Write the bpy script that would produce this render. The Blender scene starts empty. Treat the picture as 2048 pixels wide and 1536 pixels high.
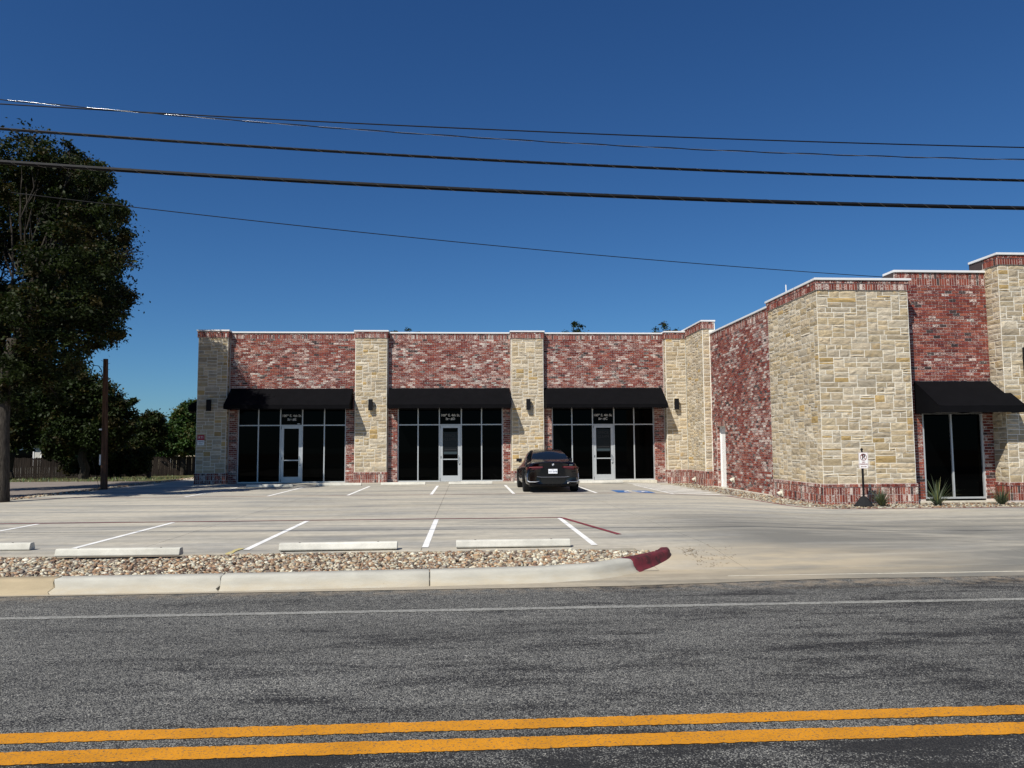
import bpy, math, random
import numpy as np
from mathutils import Vector, Matrix

# ------------------------------------------------------------------ camera, sky, sun, exposure
S = bpy.context.scene
COL = S.collection
F, YAW, PIT, ROL, HC = 1538.0, math.radians(3.42), math.radians(4.63), -0.006, 1.58
fw = Vector((math.sin(YAW)*math.cos(PIT), math.cos(YAW)*math.cos(PIT), math.sin(PIT)))
rt = Vector((math.cos(YAW), -math.sin(YAW), 0)); up = rt.cross(fw)
_c, _s = math.cos(ROL), math.sin(ROL)
rt2 = _c*rt+_s*up; up2 = -_s*rt+_c*up
camd = bpy.data.cameras.new('camera'); cam = bpy.data.objects.new('camera', camd); COL.objects.link(cam)
camd.sensor_width = 36; camd.lens = 36*F/2048; camd.clip_end = 3000; camd.clip_start = 0.05
M = Matrix((rt2, up2, -fw)).transposed().to_4x4(); M.translation = Vector((0, 0, HC)); cam.matrix_world = M
S.camera = cam
SUN = Vector((0.72, 0.90, -1.28)).normalized()          # the way the light travels
w = bpy.data.worlds.new('World'); S.world = w; w.use_nodes = True
nt = w.node_tree; bg = nt.nodes['Background']
sky = nt.nodes.new('ShaderNodeTexSky'); sky.sky_type = 'NISHITA'; sky.sun_disc = False
sky.sun_elevation = math.asin(-SUN.z); sky.sun_rotation = math.atan2(-SUN.x, -SUN.y) % (2*math.pi)
sky.air_density = 1.0; sky.dust_density = 0.15; sky.ozone_density = 2.2; sky.altitude = 300
EXPO = 0.22
# deep polarised blue: a power curve per channel over the physical sky
sp = nt.nodes.new('ShaderNodeSeparateColor'); cb = nt.nodes.new('ShaderNodeCombineColor'); nt.links.new(sky.outputs[0], sp.inputs[0])
for i, (a_, g_) in enumerate(((.3325, 1.174), (.550, 1.0956), (.765, 1.005))):
    pw = nt.nodes.new('ShaderNodeMath'); pw.operation = 'POWER'; pw.inputs[1].default_value = g_; nt.links.new(sp.outputs[i], pw.inputs[0])
    ml = nt.nodes.new('ShaderNodeMath'); ml.operation = 'MULTIPLY'; ml.inputs[1].default_value = a_*.1**g_*10/2**EXPO; nt.links.new(pw.outputs[0], ml.inputs[0]); nt.links.new(ml.outputs[0], cb.inputs[i])
nt.links.new(cb.outputs[0], bg.inputs[0])
bg.inputs[1].default_value = 0.1
sd = bpy.data.lights.new('sun', 'SUN'); so = bpy.data.objects.new('sun', sd); COL.objects.link(so)
sd.energy = 5.0; sd.angle = math.radians(0.53); sd.color = (1.0, 0.955, 0.87)
so.rotation_euler = SUN.to_track_quat('-Z', 'Y').to_euler(); so.location = (-30, -30, 50)
S.view_settings.view_transform = 'Standard'; S.view_settings.look = 'None'
S.view_settings.exposure = EXPO; S.view_settings.gamma = 1; S.view_settings.use_curve_mapping = False
S.cycles.max_bounces = 6

R = random.Random(7)

# ------------------------------------------------------------------ helpers
def at(x, y, Y):                                        # point seen at photo pixel x, y at distance Y ahead
    d = fw*F+rt2*(x-1024)-up2*(y-768)
    return Vector((0, 0, HC))+d*(Y/d.y)
def onz(x, y, z=0.0):
    d = fw*F+rt2*(x-1024)-up2*(y-768)
    return Vector((0, 0, HC))+d*((z-HC)/d.z)
def tag(o, label=None, cat=None, group=None, kind=None):
    if label: o['label'] = label
    if cat: o['category'] = cat
    if group: o['group'] = group
    if kind: o['kind'] = kind
    return o
def thing(name, loc, label, cat, group=None, rz=0):
    o = bpy.data.objects.new(name, None); COL.objects.link(o); o.location = loc; o.rotation_euler = (0, 0, rz)
    o.empty_display_size = .2
    return tag(o, label, cat, group)
def struct_empty(name, loc):
    o = bpy.data.objects.new(name, None); COL.objects.link(o); o.location = loc; o['kind'] = 'structure'; return o
class MB:
    def __init__(s): s.v = []; s.f = []; s.c = []
    def add(s, vs, fs, col=None):
        b = len(s.v); s.v += [tuple(v) for v in vs]; s.f += [tuple(i+b for i in f) for f in fs]
        s.c += [col or (1, 1, 1)]*len(vs)
        return s
    def box(s, x0, x1, y0, y1, z0, z1, col=None):
        return s.add([(x0,y0,z0),(x1,y0,z0),(x1,y1,z0),(x0,y1,z0),(x0,y0,z1),(x1,y0,z1),(x1,y1,z1),(x0,y1,z1)],
            [(0,3,2,1),(4,5,6,7),(0,1,5,4),(1,2,6,5),(2,3,7,6),(3,0,4,7)], col)
    def prism(s, pts, a, b, axis='x'):                  # profile pts in the plane across axis
        n = len(pts)
        def P(t, p):
            return (t, p[0], p[1]) if axis == 'x' else ((p[0], t, p[1]) if axis == 'y' else (p[0], p[1], t))
        return s.add([P(a, p) for p in pts]+[P(b, p) for p in pts],
            [tuple(range(n))[::-1], tuple(range(n, 2*n))]+[(i, (i+1) % n, n+(i+1) % n, n+i) for i in range(n)])
    def tube(s, pts, rads, n=8, caps=True):
        pts = [Vector(p) for p in pts]; b = len(s.v); vs = []; fs = []
        if not hasattr(rads, '__len__'): rads = [rads]*len(pts)
        ref = Vector((0, 0, 1))
        for i, p in enumerate(pts):
            t = (pts[min(i+1, len(pts)-1)]-pts[max(i-1, 0)]).normalized()
            a = t.cross(ref if abs(t.z) < .95 else Vector((0, 1, 0))).normalized(); c = t.cross(a)
            for k in range(n):
                q = 2*math.pi*k/n; vs.append(p+(a*math.cos(q)+c*math.sin(q))*rads[i])
        for i in range(len(pts)-1):
            for k in range(n): fs.append((i*n+k, i*n+(k+1) % n, (i+1)*n+(k+1) % n, (i+1)*n+k))
        if caps: fs += [tuple(range(n))[::-1], tuple(range((len(pts)-1)*n, len(pts)*n))]
        return s.add(vs, fs)
    def build(s, name, mat, parent=None, origin=None, smooth=False, colattr=False, bevel=0, kind=None):
        o0 = Vector(origin) if origin is not None else Vector((0, 0, 0))
        me = bpy.data.meshes.new(name)
        me.from_pydata([(v[0]-o0.x, v[1]-o0.y, v[2]-o0.z) for v in s.v], [], s.f)
        if colattr:
            a = me.color_attributes.new('tint', 'FLOAT_COLOR', 'POINT')
            arr = np.ones((len(s.v), 4), dtype=np.float32)
            if len(s.c[0]) == 4: arr[:] = np.array(s.c, dtype=np.float32)
            else: arr[:, :3] = np.array(s.c, dtype=np.float32)
            a.data.foreach_set('color', arr.ravel())
        if smooth: me.polygons.foreach_set('use_smooth', [True]*len(me.polygons))
        me.materials.append(mat); me.update()
        o = bpy.data.objects.new(name, me); COL.objects.link(o)
        if parent is not None:
            o.parent = parent; loc = bool(parent.get('_local')); o.location = o0 if loc else o0-WL(parent)
            if loc: o['_local'] = 1
        else: o.location = o0
        if bevel:
            m = o.modifiers.new('bevel', 'BEVEL'); m.width = bevel; m.segments = 2; m.limit_method = 'ANGLE'; m.harden_normals = False
        if kind: o['kind'] = kind
        return o
def WL(o):
    v = Vector(o.location); p = o.parent
    while p: v += p.location; p = p.parent
    return v

def text_mesh(txt, size, name, mat, parent, pos, align='CENTER', bold=0.0, rx=math.pi/2, extr=0.001):
    cu = bpy.data.curves.new(name, 'FONT'); cu.body = txt; cu.size = size; cu.align_x = align; cu.align_y = 'CENTER'
    cu.offset = bold; cu.extrude = extr
    t = bpy.data.objects.new('tmp', cu); COL.objects.link(t)
    dg = bpy.context.evaluated_depsgraph_get(); me = bpy.data.meshes.new_from_object(t.evaluated_get(dg))
    bpy.data.objects.remove(t); bpy.data.curves.remove(cu)
    me.materials.clear(); me.materials.append(mat); me.name = name
    o = bpy.data.objects.new(name, me); COL.objects.link(o); o.parent = parent
    o.location = Vector(pos)-(WL(parent) if parent else Vector()); o.rotation_euler = (rx, 0, 0)
    return o

# ------------------------------------------------------------------ materials
def mat(name, col=(.5, .5, .5), rough=.7, metal=0., spec=.5):
    m = bpy.data.materials.new(name); m.use_nodes = True
    b = m.node_tree.nodes['Principled BSDF']
    b.inputs['Base Color'].default_value = (*col, 1); b.inputs['Roughness'].default_value = rough
    b.inputs['Metallic'].default_value = metal; b.inputs['Specular IOR Level'].default_value = spec
    return m, m.node_tree, b
def N(nt, t, **k):
    n = nt.nodes.new(t)
    for a, v in k.items():
        if a in n.inputs: n.inputs[a].default_value = v
        else: setattr(n, a, v)
    return n
def pos(nt, scale=(1, 1, 1)):
    g = N(nt, 'ShaderNodeNewGeometry'); mp = N(nt, 'ShaderNodeMapping'); mp.inputs['Scale'].default_value = scale
    nt.links.new(g.outputs['Position'], mp.inputs['Vector']); return mp.outputs[0]
def noise(nt, vec, scale, detail=4, rough=.55, dist=0):
    n = N(nt, 'ShaderNodeTexNoise'); n.inputs['Scale'].default_value = scale; n.inputs['Detail'].default_value = detail
    n.inputs['Roughness'].default_value = rough; n.inputs['Distortion'].default_value = dist
    nt.links.new(vec, n.inputs['Vector']); return n.outputs['Fac']
def ramp(nt, fac, stops):
    r = N(nt, 'ShaderNodeValToRGB'); nt.links.new(fac, r.inputs[0]); e = r.color_ramp.elements
    while len(e) < len(stops): e.new(.5)
    for i, (p, c) in enumerate(stops):
        e[i].position = p; e[i].color = (*c, 1) if hasattr(c, '__len__') else (c, c, c, 1)
    return r.outputs[0]
def mix(nt, fac, a, b, mode='MIX'):
    m = N(nt, 'ShaderNodeMix'); m.data_type = 'RGBA'; m.blend_type = mode
    for s, v in ((0, fac), (6, a), (7, b)):
        if hasattr(v, 'links') or isinstance(v, bpy.types.NodeSocket): nt.links.new(v, m.inputs[s])
        elif s == 0: m.inputs[0].default_value = v
        else: m.inputs[s].default_value = (*v, 1) if hasattr(v, '__len__') else (v, v, v, 1)
    return m.outputs[2]
def math_(nt, op, a, b=None):
    m = N(nt, 'ShaderNodeMath'); m.operation = op
    for i, v in enumerate((a, b)):
        if v is None: continue
        if isinstance(v, bpy.types.NodeSocket): nt.links.new(v, m.inputs[i])
        else: m.inputs[i].default_value = v
    return m.outputs[0]
def bump(nt, b, h, strength=.5, dist=.01):
    n = N(nt, 'ShaderNodeBump'); n.inputs['Strength'].default_value = strength; n.inputs['Distance'].default_value = dist
    nt.links.new(h, n.inputs['Height']); nt.links.new(n.outputs[0], b.inputs['Normal'])
def attr(nt, name='tint'):
    a = N(nt, 'ShaderNodeAttribute'); a.attribute_name = name; return a.outputs['Color']
def sepx(nt, vec):
    s = N(nt, 'ShaderNodeSeparateXYZ'); nt.links.new(vec, s.inputs[0]); return s.outputs
L = lambda nt, a, b: nt.links.new(a, b)

def m_brick():
    m, nt, b = mat('whitewashed_brick', rough=.85, spec=.2)
    p = pos(nt, (1, 1, 1.5)); fine = noise(nt, p, 33, 5, .8); g = noise(nt, p, 60, 3, .6)
    a = N(nt, 'ShaderNodeAttribute'); a.attribute_name = 'tint'
    # how much lime wash is left differs from brick to brick; noise breaks it up within one
    s = math_(nt, 'ADD', fine, math_(nt, 'MULTIPLY', math_(nt, 'SUBTRACT', a.outputs['Alpha'], .5), .42))
    mask = ramp(nt, s, [(.550, 0.0), (.61, .90)])
    base = mix(nt, .55, a.outputs['Color'], ramp(nt, g, [(.3, .55), (.7, 1.4)]), 'MULTIPLY')
    L(nt, mix(nt, mask, base, (.68, .61, .54)), b.inputs['Base Color']); bump(nt, b, g, .4, .004)
    return m
def m_mortar(name, col):
    m, nt, b = mat(name, col, .9, spec=.15); p = pos(nt)
    L(nt, ramp(nt, noise(nt, p, 9, 5), [(.3, tuple(c*.82 for c in col)), (.7, tuple(min(1, c*1.1) for c in col))]), b.inputs['Base Color'])
    bump(nt, b, noise(nt, p, 70, 3), .5, .004); return m
def m_stone():
    m, nt, b = mat('rough_limestone', rough=.88, spec=.15)
    p = pos(nt); st = pos(nt, (1, 1, 2.2))
    n1 = noise(nt, p, 7, 6, .65); n2 = noise(nt, st, 26, 5, .7, .6)
    c = mix(nt, 1.0, attr(nt), ramp(nt, n1, [(.28, (.80, .78, .76)), (.5, (1.0, 1.0, 1.0)), (.74, (1.16, 1.12, 1.04))]), 'MULTIPLY')
    o = ramp(nt, noise(nt, p, 3.3, 3, .5), [(.62, 0.0), (.72, .55)])
    c = mix(nt, o, c, (.50, .33, .13))
    c = mix(nt, .5, c, ramp(nt, n2, [(.3, .72), (.6, 1.1)]), 'MULTIPLY')
    L(nt, c, b.inputs['Base Color']); bump(nt, b, n2, 1.0, .035); return m
def m_asphalt(name, base=1.0, tar=True):
    m, nt, b = mat(name, rough=.82, spec=.3)
    p = pos(nt)
    v = N(nt, 'ShaderNodeTexVoronoi'); v.inputs['Scale'].default_value = 112; v.inputs['Randomness'].default_value = 1; L(nt, p, v.inputs['Vector'])
    vc = N(nt, 'ShaderNodeSeparateColor'); L(nt, v.outputs['Color'], vc.inputs[0])
    st = ramp(nt, vc.outputs[0], [(0, (.065, .064, .058)), (.35, (.145, .143, .132)), (.7, (.225, .22, .20)), (.93, (.32, .312, .275)), (1.0, (.47, .45, .39))])
    gap = ramp(nt, v.outputs['Distance'], [(.42, 1.0), (.66, 0.0)])
    c = mix(nt, gap, (.022, .022, .024), st)
    lum = ramp(nt, noise(nt, pos(nt, (.25, .9, 1)), 1.3, 4, .6), [(.3, .80), (.7, 1.18)])
    c = mix(nt, 1.0, c, lum, 'MULTIPLY')
    c = mix(nt, 1.0, c, ramp(nt, noise(nt, p, 14, 4, .6), [(.3, .75), (.7, 1.25)]), 'MULTIPLY')
    if tar:
        xyz = sepx(nt, pos(nt))
        # dark binder bleeding up in streaks along the wheel paths
        s = noise(nt, pos(nt, (.55, 2.4, 1)), 1.25, 7, .68, .3)
        y = xyz[1]
        near = N(nt, 'ShaderNodeMapRange'); near.inputs[1].default_value = 4.75; near.inputs[2].default_value = 4.45; near.inputs[3].default_value = 0; near.inputs[4].default_value = .155; L(nt, y, near.inputs[0])
        wp = N(nt, 'ShaderNodeMapRange'); wp.inputs[1].default_value = 1.7; wp.inputs[2].default_value = 0; wp.inputs[3].default_value = 0; wp.inputs[4].default_value = .055
        L(nt, math_(nt, 'ABSOLUTE', math_(nt, 'SUBTRACT', y, 6.0)), wp.inputs[0])
        xr = N(nt, 'ShaderNodeMapRange'); xr.inputs[1].default_value = -3; xr.inputs[2].default_value = 5; xr.inputs[3].default_value = -.03; xr.inputs[4].default_value = .05; L(nt, xyz[0], xr.inputs[0])
        s2 = math_(nt, 'ADD', math_(nt, 'ADD', s, near.outputs[0]), math_(nt, 'ADD', wp.outputs[0], xr.outputs[0]))
        fine = math_(nt, 'MULTIPLY', math_(nt, 'SUBTRACT', vc.outputs[1], .5), .20)
        tm = ramp(nt, math_(nt, 'ADD', s2, fine), [(.585, 0.0), (.655, .90)])
        c = mix(nt, tm, c, (.014, .0135, .014))
        sand = N(nt, 'ShaderNodeMapRange'); sand.inputs[1].default_value = 9.0; sand.inputs[2].default_value = 9.5; L(nt, y, sand.inputs[0])
        sm = math_(nt, 'MULTIPLY', sand.outputs[0], ramp(nt, noise(nt, p, 6, 6, .7), [(.42, 0.0), (.62, .75)]))
        c = mix(nt, sm, c, (.30, .24, .17))
    if base != 1: c = mix(nt, 1.0, c, (base, base, base), 'MULTIPLY')
    L(nt, c, b.inputs['Base Color']); bump(nt, b, math_(nt, 'MULTIPLY', v.outputs['Distance'], -1.0), .8, .006); return m
def m_kerb(name, col):
    m, nt, b = mat(name, col, .85, spec=.2); p = pos(nt)
    c = mix(nt, ramp(nt, noise(nt, pos(nt, (1, 1, 4)), 3, 6, .65), [(.3, 0.0), (.7, 1.0)]), tuple(k*.78 for k in col), col)
    z = sepx(nt, pos(nt))[2]; mr = N(nt, 'ShaderNodeMapRange'); mr.inputs[1].default_value = .03; mr.inputs[2].default_value = -.11; L(nt, z, mr.inputs[0])
    k = math_(nt, 'MULTIPLY', mr.outputs[0], ramp(nt, noise(nt, pos(nt, (1.5, 1.5, 7)), 2.2, 6, .7), [(.3, .25), (.62, 1.0)]))
    c = mix(nt, math_(nt, 'MULTIPLY', k, .7), c, (.40, .33, .22))
    c = mix(nt, ramp(nt, noise(nt, p, 18, 3), [(.72, 0.0), (.78, .5)]), c, (.2, .17, .13))
    L(nt, c, b.inputs['Base Color']); bump(nt, b, noise(nt, p, 70, 3, .6), .4, .004); return m
def m_concrete(name, a=(.465, .425, .345), b_=(.30, .29, .262), dust=True, streak=(.35, 1.6, 1)):
    m, nt, b = mat(name, rough=.85, spec=.25)
    p = pos(nt); n1 = noise(nt, pos(nt, streak), .8, 7, .6, .5); n2 = noise(nt, p, 5, 6, .65)
    c = mix(nt, ramp(nt, n1, [(.36, 0.0), (.60, 1.0)]), b_, a)
    c = mix(nt, 1.0, c, ramp(nt, n2, [(.25, .84), (.75, 1.14)]), 'MULTIPLY')
    # tyre grime along the lanes, spots of oil, fine speckle
    ty = ramp(nt, noise(nt, pos(nt, (.16, 1.5, 1)), 1.0, 6, .66, .5), [(.48, 1.0), (.70, .70)])
    c = mix(nt, 1.0, c, ty, 'MULTIPLY')
    sp = ramp(nt, noise(nt, p, 2.6, 2, .5), [(.74, 1.0), (.80, .62)])
    c = mix(nt, .8, c, sp, 'MULTIPLY')
    c = mix(nt, 1.0, c, ramp(nt, noise(nt, p, 160, 2, .5), [(.3, .9), (.7, 1.08)]), 'MULTIPLY')
    if dust:
        # grime of the traffic lane at the entrance
        xy = sepx(nt, p); lx = N(nt, 'ShaderNodeMapRange'); lx.inputs[1].default_value = 2.9; lx.inputs[2].default_value = 5.2; L(nt, xy[0], lx.inputs[0])
        ly = N(nt, 'ShaderNodeMapRange'); ly.inputs[1].default_value = 19.5; ly.inputs[2].default_value = 15; L(nt, xy[1], ly.inputs[0])
        gr = math_(nt, 'MULTIPLY', math_(nt, 'MULTIPLY', lx.outputs[0], ly.outputs[0]), ramp(nt, noise(nt, pos(nt, (.22, .9, 1)), 1.3, 6, .6, .6), [(.42, 1.0), (.66, .25)]))
        c = mix(nt, math_(nt, 'MULTIPLY', gr, .95), c, (.165, .16, .142))
        d = N(nt, 'ShaderNodeVectorMath'); d.operation = 'DISTANCE'; mp = pos(nt, (.42, 1, 0)); L(nt, mp, d.inputs[0]); d.inputs[1].default_value = (1.75, 11.0, 0)
        f = N(nt, 'ShaderNodeMapRange'); f.inputs[1].default_value = 1.55; f.inputs[2].default_value = .35; L(nt, d.outputs['Value'], f.inputs[0])
        k = math_(nt, 'MULTIPLY', f.outputs[0], ramp(nt, noise(nt, pos(nt, (.5, 1.6, 1)), 1.6, 6, .6), [(.30, .2), (.6, 1.0)]))
        c = mix(nt, math_(nt, 'MULTIPLY', k, .85), c, (.47, .39, .27))
    L(nt, c, b.inputs['Base Color']); bump(nt, b, noise(nt, p, 90, 3, .6), .3, .004); return m
def m_paint(name, col, wear=(.58, .70), under=(.30, .29, .27), sc=28):
    m, nt, b = mat(name, col, .7, spec=.3); p = pos(nt)
    c = mix(nt, ramp(nt, noise(nt, p, sc, 6, .7), [(wear[0], 0.0), (wear[1], 1.0)]), col, under)
    c = mix(nt, 1.0, c, ramp(nt, noise(nt, p, 3, 4, .6), [(.3, .84), (.7, 1.1)]), 'MULTIPLY')
    L(nt, c, b.inputs['Base Color']); bump(nt, b, noise(nt, p, 120, 3), .5, .004); return m
def m_leaf(name, a=(.030, .047, .016), trans=.25):
    m, nt, b = mat(name, a, .6, spec=.15)
    c = mix(nt, 1.0, attr(nt), a, 'MULTIPLY'); L(nt, c, b.inputs['Base Color'])
    tr = N(nt, 'ShaderNodeBsdfTranslucent'); L(nt, mix(nt, 1.0, c, (1.2, 1.5, .5), 'MULTIPLY'), tr.inputs[0])
    ms = N(nt, 'ShaderNodeMixShader'); ms.inputs[0].default_value = trans
    out = nt.nodes['Material Output']; L(nt, b.outputs[0], ms.inputs[1]); L(nt, tr.outputs[0], ms.inputs[2]); L(nt, ms.outputs[0], out.inputs[0])
    return m
def m_bark(name='bark', col=(.085, .07, .055), z=1):
    m, nt, b = mat(name, col, .95, spec=.1); n = noise(nt, pos(nt, (9, 9, 1.6*z)), 2.2, 7, .7)
    L(nt, ramp(nt, n, [(.32, tuple(c*.35 for c in col)), (.68, tuple(c*1.9 for c in col))]), b.inputs['Base Color']); bump(nt, b, n, 1, .04); return m
def m_plain(name, col, rough=.6, metal=0., spec=.5, var=.12, sc=8, bmp=0.0):
    m, nt, b = mat(name, col, rough, metal, spec); n = noise(nt, pos(nt), sc, 5)
    L(nt, ramp(nt, n, [(.3, tuple(c*(1-var) for c in col)), (.7, tuple(c*(1+var) for c in col))]), b.inputs['Base Color'])
    if bmp: bump(nt, b, noise(nt, pos(nt), 60, 3), bmp, .004)
    return m

BRICK = m_brick(); BMORT = m_mortar('brick_mortar', (.60, .53, .48)); SMORT = m_mortar('stone_mortar', (.82, .79, .70)); STONE = m_stone()
ASPH = m_asphalt('chip_seal_asphalt'); ASPH2, _nt, _b = mat('brown_side_street', rough=.9, spec=.15)
L(_nt, ramp(_nt, noise(_nt, pos(_nt, (.3, 1.4, 1)), 1.2, 6, .6), [(.3, (.17, .145, .125)), (.7, (.24, .205, .18))]), _b.inputs['Base Color']); bump(_nt, _b, noise(_nt, pos(_nt), 60, 4), .5, .01)
CONC = m_concrete('parking_concrete'); KERB = m_kerb('kerb_concrete', (.475, .46, .40))
KERBD = m_kerb('dirt_stained_kerb', (.42, .34, .22))
GUT = m_concrete('sandy_gutter', (.38, .33, .25), (.25, .225, .18), True, (.3, 3, 1)); STOPC = m_concrete('wheel_stop_concrete', (.64, .62, .55), (.50, .485, .42), False, (1, 1, 2))
WHITE = m_paint('white_line_paint', (.80, .79, .76), (.66, .80)); REDP = m_paint('red_line_paint', (.20, .035, .045), (.60, .75), (.33, .27, .24), 20)
REDK = m_paint('red_kerb_paint', (.135, .020, .028), (.46, .62), (.045, .018, .018), 7); BLUEP = m_paint('blue_symbol_paint', (.03, .13, .36), (.66, .8), (.3, .3, .3), 14)
EDGEP = m_paint('worn_edge_line_paint', (.31, .305, .28), (.46, .58), (.12, .118, .105), 70); YELP = m_paint('yellow_line_paint', (.56, .232, .010), (.53, .64), (.12, .085, .05), 60)
YELM = m_paint('faded_yellow_mark', (.52, .43, .13), (.45, .6), (.42, .39, .3), 30)
COPE = m_plain('white_coping_metal', (.70, .70, .69), .45, 0, .5, .04); ALU = m_plain('brushed_aluminium_frame', (.50, .52, .53), .38, .35, .5, .05)
GLASS, _nt, _b = mat('dark_tinted_glass', (.0006, .0008, .0009), .03, 0, .04)
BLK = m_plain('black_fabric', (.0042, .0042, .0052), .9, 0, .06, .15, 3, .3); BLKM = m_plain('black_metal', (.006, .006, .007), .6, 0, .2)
CREAM = m_plain('white_painted_door', (.78, .77, .74), .5); ROOF = m_plain('roof_membrane', (.45, .44, .42), .8); DARKM = m_plain('dark_parapet_cladding', (.045, .03, .028), .8)
FOOT = m_mortar('pale_footing', (.62, .58, .48)); BARK = m_bark('bark', (.035, .030, .024)); BARKL = m_bark('grey_bark', (.050, .043, .036)); POLEW = m_bark('pole_timber', (.095, .052, .034), .3)
LEAF = m_leaf('pecan_leaves', (.018, .0225, .0055), .18); LEAF2 = m_leaf('oak_leaves', (.018, .0245, .007), .16); SOIL = m_plain('soil', (.16, .12, .08), .95, 0, .1, .3, 4, .5)
GRASSB = m_plain('dry_grass_ground', (.085, .082, .036), .95, 0, .1, .4, 2, .5)
FENW = m_bark('weathered_fence_timber', (.045, .035, .028), .25)
CHROME, _nt, _b = mat('satin_trim', (.55, .56, .58), .25, .9)
CARP, _nt, _b = mat('black_car_paint', (.0025, .0025, .0035), .2, 0, .35); _b.inputs['Coat Weight'].default_value = .5; _b.inputs['Coat Roughness'].default_value = .03
CARG, _nt, _b = mat('car_window_glass', (.006, .009, .013), .02, 0, .6); RUB = m_plain('tyre_rubber', (.016, .016, .017), .9, 0, .2)
REDL, _nt, _b = mat('tail_lamp_lens', (.045, .002, .003), .08, 0, .5); PLATE, _nt, _b = mat('plate_white', (.78, .80, .84), .4); INK, _nt, _b = mat('ink_navy', (.02, .03, .10), .6)
SIGNW, _nt, _b = mat('sign_white', (.80, .79, .77), .45); SIGNR, _nt, _b = mat('sign_dark_red', (.20, .01, .015), .5); INKB, _nt, _b = mat('ink_black', (.012, .012, .012), .6); SIGNRB, _nt, _b = mat('sign_red', (.38, .008, .025), .5)
LETW, _nt, _b = mat('vinyl_letters', (.55, .55, .54), .6); POST, _nt, _b = mat('poster_behind_glass', (.0075, .0085, .010), .25, 0, .3); POST2, _nt, _b = mat('poster_strip', (.03, .045, .052), .3)
PEB, _nt, _b = mat('river_pebble', rough=.75, spec=.25); L(_nt, mix(_nt, .6, attr(_nt), ramp(_nt, noise(_nt, pos(_nt), 45, 4), [(.3, .65), (.7, 1.25)]), 'MULTIPLY'), _b.inputs['Base Color'])
YUC, _nt, _b = mat('yucca_blade', (.055, .085, .045), .5); L(_nt, mix(_nt, 1.0, attr(_nt), (.06, .085, .048), 'MULTIPLY'), _b.inputs['Base Color'])

# ------------------------------------------------------------------ ground
def sm(a, b, x):
    t = min(1, max(0, (x-a)/(b-a))); return t*t*(3-2*t)
def gz(x, y):                                           # height of the concrete
    za = -.15*sm(5.0, 9.6, x)*sm(9, 16, y) ; zr = -.118*(1-sm(10.3, 12.6, y))
    return min(za, zr) if y < 16 else za
def grid(name, x0, x1, y0, y1, nx, ny, fz, material, parent=None, kind=None, thick=0):
    m = MB(); vs = [(x0+(x1-x0)*i/nx, y0+(y1-y0)*j/ny) for j in range(ny+1) for i in range(nx+1)]
    fs = [(j*(nx+1)+i, j*(nx+1)+i+1, (j+1)*(nx+1)+i+1, (j+1)*(nx+1)+i) for j in range(ny) for i in range(nx)]
    m.add([(x, y, fz(x, y)) for x, y in vs], fs)
    if thick:
        b = len(m.v)
        ring = [i for i in range(nx+1)]+[j*(nx+1)+nx for j in range(1, ny+1)]+[ny*(nx+1)+i for i in range(nx-1, -1, -1)]+[j*(nx+1) for j in range(ny-1, 0, -1)]
        m.v += [(m.v[i][0], m.v[i][1], m.v[i][2]-thick) for i in ring]; m.c += [(1, 1, 1)]*len(ring)
        n = len(ring); m.f += [(ring[k], b+k, b+(k+1) % n, ring[(k+1) % n]) for k in range(n)]
    org = ((x0+x1)/2, (y0+y1)/2, fz((x0+x1)/2, (y0+y1)/2))
    return m.build(name, material, parent, org, kind=kind)
grid('ground', -900, 900, -300, 1500, 40, 40, lambda x, y: -1.3, SOIL, kind='structure')
grid('road', -160, 160, -12, 9.74, 60, 6, lambda x, y: -.125+(.012*math.sin(x*1.7)*0), ASPH, kind='structure')
# lot as separate pours of concrete with open joints
lot = struct_empty('parking_lot', (0, 20, 0))
grid('sub_base', -14.3, 20, 10.42, 52, 34, 30, lambda x, y: gz(x, y)-.06, m_plain('joint_filler', (.08, .075, .065), .95), lot)
xs = [-14.15, -9.75, -5.15, -.70, 3.85, 8.4, 12.9, 17.5, 22, 27]; ys = [12.05, 16.8, 21.4, 26.2, 31.0, 35.15]
def slab(x0, x1, y0, y1): grid('slab', x0+.004, x1-.004, y0+.004, y1-.004, 14, 8, gz, CONC, lot, thick=.14)
for i in range(len(xs)-1):
    for j in range(len(ys)-1):
        if xs[i] >= 8.3 and ys[j] >= 21.3 and xs[i] > 9: continue
        slab(xs[i], xs[i+1], ys[j], ys[j+1])
for x0, x1 in ((2.62, 3.85), (3.85, 8.4), (8.4, 12.9), (12.9, 17.5), (17.5, 22), (22, 27)): slab(x0, x1, 10.5, 12.05)
grid('slab', 1.9, 2.616, 10.5, 11.0, 4, 6, gz, CONC, lot); slab(-14.15, -12.0, 35.15, 40.6); slab(-14.15, -12.0, 40.6, 46)
grid('gutter', -40, 1.2, 9.40, 10.4, 60, 2, lambda x, y: -.119, GUT, kind='structure')
m = MB()
for i in range(13): x = 1.2+i*.35; m.v += [(x, 9.40+.30*sm(1.2, 5.4, x)+.012*math.sin(i*2.1), -.119), (x, 10.3, -.119)]; m.c += [(1, 1, 1)]*2
m.f = [(2*i, 2*i+2, 2*i+3, 2*i+1) for i in range(12)]; m.build('gutter', GUT, kind='structure')
grid('gutter', 1.95, 40, 9.68, 10.95, 40, 2, lambda x, y: -.1215, GUT, kind='structure')
m = MB(); m.box(3.4, 40, 9.99, 10.006, -.1215, -.1165); m.build('gutter_joint', FOOT, kind='structure')
grid('side_street', -70, -14.45, 9.5, 39.5, 30, 20, lambda x, y: -.03, ASPH2, kind='structure')
grid('grass_verge', -160, 120, 39.0, 300, 60, 60, lambda x, y: -.035-.62*sm(39, 62, y)-.5*sm(62, 200, y)+.02*math.sin(x*.9+y*.7), GRASSB, kind='structure')

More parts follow.
